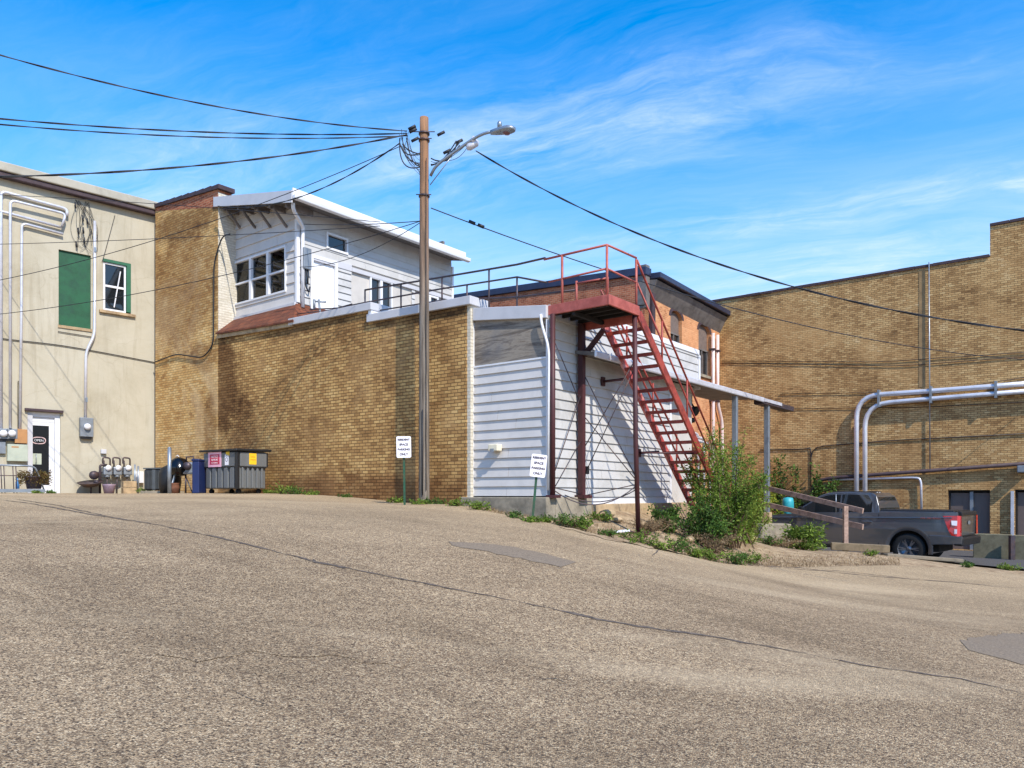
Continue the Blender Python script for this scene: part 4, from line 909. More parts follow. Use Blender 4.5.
for k, (px, lb) in enumerate((([(760,450),(808,449),(811,447),(811,500)], 'dark cable dropping down the buff brick wall by the vines'), ([(811,470),(811,447),(900,440),(1060,432)], 'dark cable crossing the buff brick wall under the white pipes'),
        ([(722,361),(880,362),(1060,350)], 'thin black cable high on the buff brick wall'), ([(722,363),(900,366),(1060,354)], 'second thin black cable high on the buff brick wall'),
        ([(780,409),(930,407),(1060,400)], 'faint cable just below the white pipe elbows'), ([(780,394),(930,392),(1060,372)], 'faint cable level with the white pipe elbows'))):
    cable_on(RW, px, .03, .02 if k < 2 else .012, lb)
# flood light at right edge
s0, z0 = RW.p(1023, 470); mb = MB(RW); mb.fbox(s0-.15, s0+.2, .05, .4, z0-.1, z0+.15); solo('wall_lamp', mb, m_grey, RW.w(s0, 0, z0), 'grey wall lamp on the buff brick at the right photo edge', 'lamp', bevel=.03)

# ================================================================== fire escape and railings
fe = thing('fire_escape', 'red painted steel fire escape with platform, open stair and tall pipe rails', 'fire escape', SD.w(1.2, 1.4, -.76))
PW = 1.4; PV0, PV1 = .0, 1.22; zd = 3.81
mb = MB(SD); mb.fbox(PV0+.05, PV1-.05, .06, PW-.05, zd-.02, zd+.03); sub(fe, 'deck', mb, m_dark)  # deck and joists near-black: the platform's underside shade is put into their colour
mb = MB(SD)
for k in range(4): mb.fbox(PV0+.12+k*.3, PV0+.18+k*.3, .06, PW-.06, zd-.12, zd-.022)
mb.fbox(PV0+.05, PV1-.05, .55, .62, zd-.2, zd-.122); sub(fe, 'deck_joist', mb, m_dark)
mb = MB(SD); mb.fbox(PV0, PV0+.05, .0, PW, zd-.13, zd+.07); mb.fbox(PV0, PV1, PW+.001, PW+.05, zd-.13, zd+.07); mb.fbox(PV1-.05, PV1, .0, PW, zd-.26, zd-.02); sub(fe, 'platform_edge', mb, m_pink, 'faded pink red channel round the platform', bevel=.008)
def post(v, n, z0, z1, r, m, name='post', lab=None, w=None):
    mb = MB(SD)
    if w: mb.fbox(v-w, v+w, n-w, n+w, z0, z1)
    else: mb.tube([SD.w(v, n, z0), SD.w(v, n, z1)], r, 10)
    return sub(fe, name, mb, m, lab)
post(-.02, .13, -.045, zd-.13, .055, m_maroon)
p2 = post(1.05, .14, -.045, zd-.14, 0, m_maroon, w=.06)
mb = MB(SD); mb.fbox(.93, 1.25, .03, .28, -.07, -.0); mb.fbox(-.12, .1, .03, .25, -.06, -.0); sub(fe, 'base_plate', mb, m_maroon)
pb = SD.w(1.28, PW-.03, 0); zb = -.80
mb = MB(SD); mb.tube([SD.w(1.3, PW-.03, -.8), SD.w(1.18, PW-.03, 1.2), SD.w(1.14, PW-.03, zd-.1)], .05, 10); po = sub(fe, 'post', mb, m_maroon, 'slightly leaning outer post on the sandy bank')
mb = MB(SD); mb.fbox(1.15, 1.5, PW-.18, PW+.12, -.84, -.76); sub(po, 'base_plate', mb, m_maroon)
mb = MB(SD); mb.beam(SD.w(1.12, .16, 3.0), SD.w(1.16, .62, 3.5), .09, .09); sub(fe, 'knee_brace', mb, m_maroon)
mb = MB(SD); mb.tube([SD.w(1.2, .07, .6), SD.w(1.2, .07, 3.4)], .04, 8); mb.fbox(1.14, 1.26, .03, .2, .45, .62); sub(fe, 'drain_pipe', mb, m_black)
# bracing rods
mb = MB(SD)
for (a, b) in (((-.02,.13,.35),(1.05,.14,2.2)), ((0,.13,3.2),(1.05,.14,1.9)), ((0,.13,.1),(1.05,.14,1.2)), ((1.1,.16,.4),(1.16,PW-.05,2.6)), ((1.1,.16,1.0),(1.16,PW-.05,2.75)), ((1.1,.16,2.6),(1.25,PW-.05,.35)), ((1.1,.16,1.7),(1.25,PW-.05,.3)), ((1.1,.14,-.02),(1.27,PW-.05,.22)), ((0,.14,.15),(1.05,.14,.02))):
    mb.tube([SD.w(*a), SD.w(*b)], .011, 5)
def sag(a, b, d, n=10): return [a.lerp(b, t)-Vector((0, 0, 4*d*t*(1-t))) for t in [i/n for i in range(n+1)]]
mb.tube(sag(SD.w(0, .14, .1), SD.w(1.27, PW-.05, .2), .35), .012, 5); mb.tube(sag(SD.w(.4, .14, .0), SD.w(1.27, PW-.05, .12), .2), .012, 5)
sub(fe, 'bracing_rod', mb, m_railg)
# stair
v0s, v1s = 1.24, 6.35; sl = .905; z0s = zd-.03
def sz(v): return z0s-(v-v0s)*sl
nI, nO = .54, PW+.01
for n_, lb in ((nI, 'inner stringer'), (nO, 'outer stringer')):
    mb = MB(SD); mb.beam(SD.w(v0s, n_, z0s-.05), SD.w(v1s, n_, sz(v1s)-.05), .05, .2); sub(fe, 'stringer', mb, m_red if n_ == nO else pm('scratched_red', (178,72,66), .5, .1, .3, 9, dirt=(232,190,180), dirt_amt=.7), None)
v = v0s+.28; 
while v < v1s-.1:
    mb = MB(SD); mb.fbox(v-.11, v+.11, nI+.03, nO-.03, sz(v)-.06, sz(v)-.03); mb.fbox(v-.11, v-.1, nI+.03, nO-.03, sz(v)-.11, sz(v)-.061); sub(fe, 'tread', mb, m_red); v += .245
# rails of stair
for n_ in (nI, nO):
    mb = MB(SD)
    top = [SD.w(PV1-.03, n_-.01, zd+1.02), SD.w(v0s+.35, n_-.01, sz(v0s+.35)+.98), SD.w(v1s, n_-.01, sz(v1s)+.95)] if n_ == nO else [SD.w(v0s+.1, n_, sz(v0s)+.6), SD.w(v1s, n_, sz(v1s)+.95)]
    mb.tube(arc(top, .15), .024, 8)
    mb.tube([SD.w(PV1-.03, n_-.01, zd+.55), SD.w(v1s, n_-.01, sz(v1s)+.45)], .022, 8)
    for vv in (2.3, 3.55, 4.8, 6.1): mb.tube([SD.w(vv, n_-.01, sz(vv)), SD.w(vv, n_-.01, sz(vv)+.96)], .022, 8)
    sub(fe, 'stair_rail', mb, m_red)
# struts from wall to stair
mb = MB(SD)
for (px, py) in ((603, 381.5), (639, 453)):
    s0, z0 = SD.p(px, py, .05); mb.tube([SD.w(s0, .05, z0), SD.w(s0+.1, nI, z0+.02)], .03, 6)
    mb.fbox(s0-.07, s0+.07, .03, .07, z0-.1, z0+.1)
s0, z0 = SD.p(666, 453, .9); mb.tube([SD.w(s0-.5, nI, z0), SD.w(s0+.8, nO, z0)], .02, 6)
sub(fe, 'wall_strut', mb, m_maroon)
# platform rails
mb = MB(SD)
def P3d(v, n, z): return SD.w(v, n, z)
zt = zd+1.04; zmid = zd+.56
mb.tube([P3d(.03, -.12, zt), P3d(.03, PW-.02, zt), P3d(PV1-.03, PW-.02, zt+.03)], .024, 8)
mb.tube([P3d(.03, .0, zmid), P3d(.03, PW-.02, zmid+.02), P3d(PV1-.03, PW-.02, zmid)], .022, 8)
for (v, n) in ((.03, .33), (.03, PW-.02), (PV1-.03, PW-.02)): mb.tube([P3d(v, n, zd), P3d(v, n, zt)], .026, 8)
for (v, n) in ((.45, .4), (.6, PW-.35)): mb.tube([P3d(v, n, zd), P3d(v, n, zd+.6)], .024, 8)
mb.tube([P3d(.45, .4, zd+.55), P3d(.6, PW-.35, zd+.58)], .022, 8)
sub(fe, 'platform_rail', mb, m_pink)
# roof railing (dark pipe) along the alley side
rr0 = thing('roof_railing', 'dark pipe railing running along the flat roof edge to the fire escape', 'railing', FL.w(3, -.03, 3.7))
rails = MB(FL)
def rl(px, py, off=-.1): q = FL.p(px, py, off); return FL.w(q[0], off, q[1])
rails.tube([FL.w(.06, -.03, zt), rl(545,258), rl(517,264.5), rl(440,277.5), rl(365,290)], .022, 8)
rails.tube([FL.w(.06, -.03, zmid), rl(517,277), rl(440,289), rl(365,302.5), rl(338,308)], .02, 8)
rails.tube([rl(575,290), rl(517,297), rl(440,300.5), rl(370,312)], .018, 8)
sub(rr0, 'rail', rails, m_railg)
for (px, yt, yb) in ((365,290,306),(401,284,312),(442,277.5,305),(489,268.5,308),(517,277,308),(352,304.5,309),(467,285,300)):
    a = rl(px, yt); b = rl(px, yb); mb = MB(FL); mb.tube([a, Vector((a.x, a.y, min(b.z, a.z-.25)-.2))], .02, 8); sub(rr0, 'post', mb, m_railg)
mb = MB(FL); mb.tube([rl(310,309.5), rl(338,308), rl(352,304)], .018, 6); mb.tube([rl(297,314), rl(345,308)], .014, 6); sub(rr0, 'low_pipe', mb, m_railg)
# small fixtures on the sided panel
s0, z0 = FL.p(496, 448.5, .08); mb = MB(FL); mb.fbox(s0-.13, s0+.13, .03, .2, z0-.06, z0+.09); o = solo('wall_fixture', mb, pm('cream_plastic', (228,218,190), .5, 0, .05, 5), FL.w(s0, 0, z0), 'small cream light fixture on the shaded siding panel', 'lamp', bevel=.02)
mb = MB(FL); mb.fbox(s0-.05, s0+.05, .202, .23, z0-.07, z0-.01); mb.build('sensor', m_grey, o)
mb = MB(FL); P = [FL.w(.12, .09, 3.7), FL.w(.1, .09, 3.5), FL.w(-.07, .07, 3.0), FL.w(-.07, .07, 2.6), FL.w(-.05, .07, .1)]; mb.tube(arc(P, .2), .028, 8); solo('downspout', mb, m_white, P[-1], 'thin white downspout at the corner behind the red post', 'downspout')

# ================================================================== utility pole, lamp and wires
pz = Vector((-1.97, 17.09, 0)); pbz = H(pz.x, pz.y)
up = thing('utility_pole', 'tall weathered wooden utility pole standing by the brick wall', 'pole', (pz.x, pz.y, pbz))
mb = MB(); mb.tube([pz+Vector((0,0,z)) for z in np.linspace(-.6, 8.46, 24)], [float(.122-.024*k/23) for k in range(24)], 18); sub(up, 'pole_shaft', mb, MAT['pole'])
for (x, z, l) in ((0, 8.1, .5), (0, 7.95, .36), (0, 6.7, .34)):
    mb = MB(); mb.tube([pz+Vector((-l/2, -.1, z)), pz+Vector((l/2, -.1, z))], .012, 6); mb.tube([pz+Vector((0,0,z-.02)), pz+Vector((0,0,z+.02))], .125, 14); sub(up, 'bolt_band', mb, m_railg)
mb = MB(); mb.tube([pz+Vector((-.02, -.14, z)) for z in (0, 1.9)], .012, 6); mb.tube([pz+Vector((.06, -.13, z)) for z in np.linspace(.1, 7.5, 8)], .008, 5); sub(up, 'ground_wire', mb, m_wire)
def pp(px, py, Y): return at(px, py, Y)
sl_ = thing('street_lamp', 'cobra head street lamp on a curved arm bolted to the wooden pole', 'street lamp', pz+Vector((.12, 0, 6.9)))
Ya = 16.6
mb = MB(); P = [pp(430.5, 176, 17.0), pp(436,165, 16.9), pp(462,146.5, 16.7), pp(470,141,16.65), pp(482,134,16.5), pp(492,131.5,16.4)]; mb.tube(arc(P, .3), .032, 8); mb.tube([pp(430,185,17), pp(452,156,16.8)], .012, 5); sub(sl_, 'arm', mb, m_steel)
hc = pp(491, 132.5, 16.4); he = pp(515, 128.5, 16.1); ax = (he-hc).normalized(); sd = ax.cross(Vector((0,0,1))).normalized(); uq = sd.cross(ax)
bm_ = MB(); prof = [(0,.05,.05),(.12,.08,.07),(.3,.13,.08),(.42,.14,.075),(.5,.11,.06),(.55,.04,.03)]
prev = None; L_ = (he-hc).length
for (t, wv, hv) in prof:
    c = hc+ax*t*(L_/.55); ringp = [c+sd*math.cos(a)*wv+uq*math.sin(a)*hv for a in [2*math.pi*k/14 for k in range(14)]]
    if prev:
        for k in range(14): bm_.face([prev[k], prev[(k+1)%14], ringp[(k+1)%14], ringp[k]], True)
    else: bm_.face(ringp)
    prev = ringp
bm_.face(prev); sub(sl_, 'lamp_head', bm_, m_steel)
mb = MB(); c = hc+ax*L_*.66-uq*.045; mb.lathe(c, [(.0, -.06), (.07, -.045), (.1, 0)], 12, uq); sub(sl_, 'lens', mb, pm('lamp_lens', (120,84,84), .3, 0, .1, 4))
c = hc+ax*L_*.35+uq*.07; mb = MB(); mb.lathe(c, [(.05, 0), (.05, .1), (.03, .14), (0, .15)], 10, Vector((0,0,1))); sub(sl_, 'photocell', mb, m_steel)
c = pp(472, 145.5, 16.7); mb = MB(); mb.tube([c+Vector((-.12,0,-.06)), c+Vector((-.06,0,-.03)), c+Vector((.09,0,.06)), c+Vector((.13,0,.1))], [.05,.085,.085,.04], 10); mb.tube([c+Vector((0,-.05,.05)), c+Vector((.06,-.05,.15))], .06, 8); solo('splice_case', mb, m_wpipe, c, 'grey white splice case hanging on the lamp arm', 'splice case')

def wire(a, b, sg, r=.018, label='', twisted=True, n=40, group='overhead wires'):
    P = sag(a, b, sg, n); mb = MB()
    if twisted:
        L = (b-a).length; N = int(L/.12); P = sag(a, b, sg, N); d = (b-a).normalized(); x = d.cross(Vector((0,0,1))).normalized(); y = x.cross(d)
        for ph in (0, math.pi):
            Q = [p+(x*math.cos(ph+i*.42)+y*math.sin(ph+i*.42))*r*.75 for i, p in enumerate(P)]; mb.tube(Q, r*.8, 5, cap=False)
    else: mb.tube(P, r, 5, cap=False)
    return solo('overhead_wire', mb, m_wire, a, label, 'wire', group)
hub = pp(407, 131, 17.0)
def far(px, py, Y, ext=1.35, sg=.4):
    """point far outside the frame on the straight line from hub through (px,py)"""
    q = pp(px, py, Y); q.z += 4*sg/ext*(1-1/ext); return hub+(q-hub)*ext
wire(hub, far(0, 55, 13.5, sg=.4), .4, .011, 'topmost overhead wire, leaving the photo high at the left edge')
wire(hub+Vector((0,.05,-.03)), far(0, 118, 14, sg=.22), .22, .011, 'upper of the pair of nearly level wires at the left')
wire(hub+Vector((0,.1,-.06)), far(0, 123, 14.5, sg=.26), .26, .010, 'lower of the pair of nearly level wires at the left')
wire(hub+Vector((0,0,-.08)), far(0, 175.5, 13.5, sg=.34), .34, .014, 'thick wire passing just above the stucco roof at the left')
h2 = pp(400, 143, 17.05)
wire(h2, pp(218, 206, 22.6), .5, .012, 'thick service wire from the pole to the rooftop room eave')
wire(h2+Vector((.02,.03,-.05)), pp(-140, 300, 21.5), .62, .009, 'single wire crossing in front of both left buildings diagonally', False)
w3a = pp(421, 221, 17.1)
wire(w3a, pp(302, 224, 21.6), .05, .01, 'thin level wire from the pole to the rooftop room door side', False)
wire(w3a, pp(-120, 322, 22), .5, .009, 'thin wire sloping across the windows towards the left edge', False)
wire(pp(421,222,17.1), pp(301, 267, 21.4), .25, .009, 'thin wire ending at the electrical box beside the roof door', False)
wire(pp(380, 222, 17.6), pp(-120, 190, 22), -.1, .008, 'hair thin upper wire crossing the tall brick wall', False)
wire(pp(380, 226, 17.6), pp(-120, 246, 22), .1, .008, 'hair thin lower wire crossing the tall brick wall', False)
wire(pp(476, 151, 16.7), pp(1090, 337, 12), .75, .013, 'thick wire running from the splice case over the right building', True)
wire(pp(431, 208, 17.1), pp(1090, 362, 26), .85, .013, 'thinner wire running from low on the pole to the right edge', False)
for (px, py) in ((472, 222.5), (481, 226)):
    c = pp(px, py, 17.5); mb = MB(); mb.tube([c+Vector((-.07,0,.03)), c+Vector((.07,0,-.03))], .04, 8); solo('wire_splice', mb, m_black, c, 'black splice on the wire right of the pole, %s' % ('nearer the pole' if px < 475 else 'farther from the pole'), 'wire splice')
rr = random.Random(8); mb = MB()
for k in range(16):
    a = pp(rr.uniform(398, 410), rr.uniform(129, 146), 17); b = pp(422, rr.uniform(150, 182), 17.05); m1 = pp(rr.uniform(396, 413), rr.uniform(150, 178), 17); 
    pts = [a*(1-t)**2+m1*2*t*(1-t)+b*t*t for t in [i/12 for i in range(13)]]; mb.tube(pts, rr.choice([.004,.006,.014]), 5)
for k in range(6):
    a = pp(431, rr.uniform(158, 180), 17); b = pp(rr.uniform(455, 468), rr.uniform(140, 148), 16.8); m1 = pp(rr.uniform(440, 458), rr.uniform(160, 172), 16.9)
    pts = [a*(1-t)**2+m1*2*t*(1-t)+b*t*t for t in [i/12 for i in range(13)]]; mb.tube(pts, rr.choice([.006,.014,.016]), 5)
for (px, py) in ((413,131),(415,140),(441,134),(459,142),(447,152),(412,128)):
    c = pp(px, py, 17); mb.tube([c+Vector((-.08,0,-.03)), c+Vector((.08,0,.05))], .035, 6)
solo('wire_bundle', mb, m_wire, pz+Vector((0,0,7.3)), 'tangled drop loops and clamps around the head of the utility pole', 'wire')

# ================================================================== signs
def sign(px, py_top, py_bot, base, Y, w, h, tilt, label):
    b = at(base[0], base[1], Y); b.z = H(b.x, b.y); top = at((px[0]+px[1])/2, py_top, Y)
    t = thing('parking_sign', label, 'sign', b, 'parking signs on green posts')
    n = Vector((-b.x*0+.05, -1, 0)).normalized(); rt = Vector((0,0,1)).cross(n).normalized()
    fr = Frame((b.x, b.y), rt, n)
    mid = at((px[0]+px[1])/2, (py_top+py_bot)/2, Y-.06)
    d = (top-b).normalized()
    mb = MB(fr); mb.beam(b+Vector((0,0,-.3)), b+d*((top-b).length-.1), .045, .03, n); sub(t, 'post', mb, m_gpost)
    c = mid; u_ = d; r_2 = u_.cross(n).normalized()
    if r_2.dot(rt) < 0: r_2 = -r_2
    nn = n
    bm2 = MB(fr); K = 5; out = []
    for (cx_, cy_) in ((1,1),(-1,1),(-1,-1),(1,-1)):
        for k in range(K):
            a = math.atan2(cy_, cx_)-math.pi/4+math.pi/2*k/(K-1); out.append((cx_*(w/2-.03)+.03*math.cos(a), cy_*(h/2-.03)+.03*math.sin(a)))
    A_ = [c+r_2*x+u_*y+nn*.0 for x, y in out]; B2 = [c+r_2*x+u_*y-nn*.006 for x, y in out]
    bm2.face(A_); bm2.face(B2[::-1])
    for i in range(len(A_)): bm2.face([A_[i], A_[(i+1)%len(A_)], B2[(i+1)%len(A_)], B2[i]])
    pl = sub(t, 'sign_panel', bm2, m_sign)
    for k, (tx, sz_) in enumerate((('RESIDENT', .058), ('SPACE', .064), ('PARKING', .062), ('ONLY', .066))):
        o = text(tx, WORLD, 0, 0, 0, sz_, m_ink, t, bold=.0025)
        yy = h*.34-k*h*.228; loc = Vector(b)
        for v in o.data.vertices:
            q = v.co+loc; # text was laid in the WORLD frame: x to -X..., undo
            lx, lz = q.x, q.z
            v.co = c+r_2*(-lx if Vector((0,0,1)).cross(WORLD.n).x < 0 else lx)+u_*(lz+yy)+nn*.004-loc
        o.parent = pl
sign((396.5,411), 436.5, 457.5, (404.8, 502.5), 16.3, .31, .455, 0, 'upright white parking sign on a green post in front of the brick wall')
sign((530.5,546.5), 454.5, 477, (531, 526), 14.75, .30, .44, .1, 'leaning white parking sign on a green post in front of the sided wing')

# ================================================================== dumpster
m_dump = pm('grey_plastic', (104,106,106), .5, 0, .12, 2.5, dirt=(96,96,96), dirt_amt=.5, streak=True)
dc_ = at(237.5, 493, 19.9); dzb = H(dc_.x, dc_.y)
da = Vector((-.80, .60, 0)).normalized(); db = Vector((.86, .51, 0)).normalized()
DF1 = Frame((dc_.x, dc_.y), da, (-da.y*-1, 0)) if False else None
class SK:  # small skewed box frame: a along left face, b along right face
    pass
db = Vector((.60, .80, 0)); wa, wb = 1.42, 1.20
dF = Frame((dc_.x, dc_.y), da, -db)   # left face plane (n outward = -db)
dG = Frame((dc_.x, dc_.y), db, -da)   # right face plane
wa = dF.s(204.5); wb = dG.s(266.5)
ds = thing('dumpster', 'grey ribbed plastic dumpster with black lid and red and yellow stickers', 'dumpster', (dc_.x, dc_.y, dzb))
zb0 = dzb
mb = MB(dF); mb.fbox(.02, wa-.02, -wb+.02, -.02, zb0+.14, zb0+1.12); sub(ds, 'tub', mb, m_dump, bevel=.02)
for fr, W_, nr in ((dF, wa, 5), (dG, wb, 5)):
    mb = MB(fr)
    mb.fbox(.06, W_-.01, -.02, .035, zb0+.72, zb0+1.1)
    for k in range(nr):
        a = .1+k*(W_-.16)/nr; mb.fbox(a+.02, a+(W_-.16)/nr-.045, -.02, .025, zb0+.15, zb0+.70)
    sub(ds, 'ribbed_panel', mb, m_dump, bevel=.02)
    mb = MB(fr); mb.fbox(-.05, .055, -.03, .05, zb0+.13, zb0+1.1) if fr is dF else mb.fbox(W_-.0, W_+.03, -.1, .03, zb0+.72, zb0+1.1); sub(ds, 'corner_bar', mb, m_black, bevel=.01)
    mb = MB(fr)
    for k in range(nr): a = .1+(k+1)*(W_-.16)/nr-.09; mb.fbox(a, a+.12, -.01, .04, zb0+.685, zb0+.725)
    sub(ds, 'fork_slot', mb, m_black)
mb = MB(dF); mb.hexa([dF.w(a,n,z) for (a,n,z) in ((-.1,.1,zb0+1.12),(wa+.12,.1,zb0+1.13),(wa+.12,-wb-.1,zb0+1.2),(-.1,-wb-.1,zb0+1.13),(-.1,.1,zb0+1.18),(wa+.12,.1,zb0+1.19),(wa+.12,-wb-.1,zb0+1.27),(-.1,-wb-.1,zb0+1.2))]); sub(ds, 'lid', mb, m_black, bevel=.02)
mb = MB(dF)
for (a, n) in ((.15,-.12),(wa-.15,-.12),(.15,-wb+.15),(wa-.15,-wb+.15)): mb.lathe(dF.w(a-.03, n, zb0+.07), [(0,0),(.07,0),(.07,.05),(0,.05)], 12, da)
sub(ds, 'wheel', mb, m_rubber)
m_stk = pm('red_sticker', (196,58,84), .5, 0, .06, 5); m_yel = pm('yellow_sticker', (236,190,40), .5, 0, .05, 5); m_pnk = pm('pink_sticker', (240,180,196), .5, 0, .05, 5)
a = dF.s(218.5); 
def sticker(fr, s0, z0, w, h, m, lines, mt, n=.037, nm='sticker', lb=None):
    mb = MB(fr); mb.fbox(s0-w/2, s0+w/2, n, n+.003, z0-h/2, z0+h/2); o = sub(ds, nm, mb, m, lb)
    for (tx, dz, sz_) in lines: 
        q = text(tx, fr, s0, z0+dz, n+.0035, sz_, mt, ds); q.parent = o
    return o
sticker(dF, dF.s(216), zb0+.92, .62, .40, m_pnk, [], m_ink, lb='pink bordered red warning sticker')
sticker(dF, dF.s(216), zb0+.925, .46, .27, m_stk, [('NOTICE', .07, .085), ('REMOVE', -.015, .08), ('NO PARKING', -.095, .05)], m_sign, n=.0405)
sticker(dF, dF.s(228), zb0+.9, .17, .28, m_sign, [('O', 0, .16)], m_ink)
sticker(dF, dF.s(229), zb0+1.06, .16, .1, m_yel, [], m_ink)
sticker(dG, dG.s(252), zb0+.93, .22, .3, m_yel, [('CALL', .05, .06), ('WASTE', -.03, .05)], pm('orange_ink', (170,90,20), .6, 0, .05, 5))

# ================================================================== small things along the left wall foot
def gl(px, Y, py=493): q = at(px, py, Y); return Vector((q.x, q.y, H(q.x, q.y)))
# blue bin
b = gl(198, 20.6); mb = MB(); mb.fbox(b.x-.08, b.x+.11, b.y-.2, b.y+.3, b.z, b.z+.86); mb.fbox(b.x-.1, b.x+.12, b.y-.22, b.y+.33, b.z+.862, b.z+.92); solo('recycling_bin', mb, m_bluepl, b, 'narrow blue bin squeezed against the left side of the dumpster', 'bin', bevel=.02)
# bollard
b = gl(169.5, 20.5); mb = MB(); mb.tube([b, b+Vector((0,0,1.22))], .05, 12); mb.tube([b+Vector((0,0,1.221)), b+Vector((0,0,1.25))], [.055,.02], 12); solo('bollard', mb, m_steel, b, 'slim grey steel bollard in front of the kettle grill', 'bollard')
# condenser
c = gl(154, 22.4); ac = thing('air_conditioner', 'dark louvred air conditioner unit on a pad between meters and grill', 'air conditioner', c); fa = Frame((c.x, c.y), (1,-.25), (-.25,-1))
mb = MB(fa); mb.fbox(-.36, .36, -.7, 0, .1+c.z, c.z+.72); sub(ac, 'housing', mb, m_black, bevel=.05)
mb = MB(fa)
for k in range(14): x = -.32+k*.047; mb.fbox(x, x+.014, .002, .02, c.z+.14, c.z+.68)
mb.fbox(-.04, .06, .002, .03, c.z+.12, c.z+.7); mb.fbox(-.37, .37, -.71, .01, c.z+.722, c.z+.76); sub(ac, 'louvre', mb, pm('dark_grey_metal', (92,96,98), .5, .3, .15, 5))
mb = MB(fa); mb.fbox(-.42, .42, -.8, .06, c.z-.1, c.z+.08); sub(ac, 'pad', mb, m_conc)
# kettle grill
c = gl(179, 21.2); kg = thing('kettle_grill', 'black round kettle grill on splayed silver legs', 'grill', c)
mb = MB(); mb.lathe(c+Vector((0,0,.72)), [(0,-.26),(.18,-.22),(.28,-.1),(.3,0),(.29,.02),(.26,.14),(.16,.24),(.04,.28),(0,.285)], 24); sub(kg, 'bowl', mb, pm('enamel_black', (14,14,16), .15, 0, .1, 4))
mb = MB(); 
for a in (.5, 2.6, 4.3): mb.tube([c+Vector((math.cos(a)*.16, math.sin(a)*.16, .5)), c+Vector((math.cos(a)*.36, math.sin(a)*.3, 0))], .016, 6)
sub(kg, 'leg', mb, m_steel); mb = MB(); mb.tube([c+Vector((-.05,-.1,1.0)), c+Vector((0,-.1,1.05)), c+Vector((.05,-.1,1.0))], .012, 5); mb.tube([c+Vector((.28,-.05,.74)), c+Vector((.36,-.05,.76))], .02, 6); sub(kg, 'handle', mb, m_white)
# covered grill shape / grey bag left of the kettle
mb = MB(); c2 = gl(170, 21.8); mb.lathe(c2, [(.26,0),(.3,.3),(.3,.55),(.24,.72),(.1,.8),(0,.81)], 14); solo('covered_grill', mb, m_black, c2, 'black covered round shape behind the grey bollard', 'cover')
c2 = gl(174.5, 20.9); mb = MB(); mb.lathe(c2, [(.1,0),(.13,.16),(.12,.26),(.14,.28)], 14); solo('flower_pot', mb, pm('terracotta', (128,84,62), .8, 0, .15, 6), c2, 'brown clay pot under the kettle grill', 'pot')
# regulator set near dumpster
c = gl(190, 21.2); rg = thing('gas_regulator', 'grey gas meter standing on a pipe between grill and blue bin', 'gas meter', c)
mb = MB(); mb.fbox(c.x-.2, c.x+.2, c.y-.15, c.y+.15, c.z+.52, c.z+.86); sub(rg, 'meter_body', mb, m_grey, bevel=.06)
mb = MB(); mb.tube([c+Vector((-.12,0,0)), c+Vector((-.12,0,.52))], .025, 8); mb.tube([c+Vector((.12,0,0)), c+Vector((.12,0,.5))], .025, 8); mb.lathe(c+Vector((.0,-.16,.75)), [(0,0),(.11,0),(.11,.06),(0,.08)], 12, Vector((0,-1,0))); mb.tube([c+Vector((-.1,0,.86)), c+Vector((-.1,0,1.0)), c+Vector((.1,0,1.02)), c+Vector((.1,0,.86))], .025, 8); sub(rg, 'pipework', mb, m_railg)
# gas meter bank
def stn(px, n=.35): s0 = ST.s(px, n); q = ST.w(s0, n, 0); return s0, H(q.x, q.y)
mg = None
labels = ['left one of three grey gas meters at the stucco wall foot', 'middle one of three grey gas meters at the stucco wall foot', 'right one of three grey gas meters at the stucco wall foot']
for i, px in enumerate((107, 117, 127)):
    s0, zg = stn(px, .3); z0 = ST.p(px, 470, .3)[1]
    t = thing('gas_meter', labels[i], 'gas meter', ST.w(s0, .3, z0-.2), 'gas meters at the stucco wall')
    mb = MB(ST); mb.fbox(s0-.13, s0+.13, .18, .42, z0-.17, z0+.1); mb.lathe(ST.w(s0, .3, z0-.17), [(.08,-.08),(.12,0)], 12); sub(t, 'meter_body', mb, m_grey, bevel=.04)
    mb = MB(ST); mb.lathe(ST.w(s0, .42, z0+.06), [(0,0),(.09,0),(.09,.04),(0,.05)], 14, ST.n); sub(t, 'dial', mb, m_white)
    mb = MB(ST); mb.tube(arc([ST.w(s0-.09,.3,z0+.1), ST.w(s0-.09,.3,z0+.38), ST.w(s0+.12,.3,z0+.4), ST.w(s0+.12,.3,z0+.2)], .06), .025, 8); mb.tube([ST.w(s0+.09,.3,z0+.1), ST.w(s0+.09,.3,z0+.3)], .025, 8); mb.tube([ST.w(s0,.3,z0-.2), ST.w(s0,.3,zg)], .02, 6); sub(t, 'pipework', mb, m_railg)
s0, zg = stn(100, .3)
mb = MB(ST); mb.tube(arc([ST.w(s0,.3,zg), ST.w(s0,.3,.95), ST.w(s0-.2,.3,.95)], .08), .035, 8); mb.tube([ST.w(ST.s(97,.3),.3,.7), ST.w(ST.s(132,.3),.3,.78)], .028, 8); mb.lathe(ST.w(ST.s(94,.3),.3,.62), [(0,-.05),(.14,-.03),(.14,.03),(0,.05)], 14, ST.n); mb.lathe(ST.w(ST.s(96.5,.3),.3,.42), [(0,-.05),(.09,-.03),(.09,.03),(0,.05)], 12); solo('gas_riser', mb, m_railg, ST.w(s0,.3,zg), 'grey gas riser pipe with round regulator left of the meters', 'pipe')
s0, zg = stn(91, .45); mb = MB(ST); mb.lathe(ST.w(s0,.45,.25), [(.0,-.02),(.2,.02),(.36,.14),(.38,.16),(.3,.12),(0,.06)], 18, Vector((0,-.2,1))); mb.tube([ST.w(s0,.45,zg), ST.w(s0,.45,.3)], .03, 6); solo('bird_bath', mb, m_railg, ST.w(s0,.45,zg), 'dark tilted bowl beside the gas riser', 'bowl')
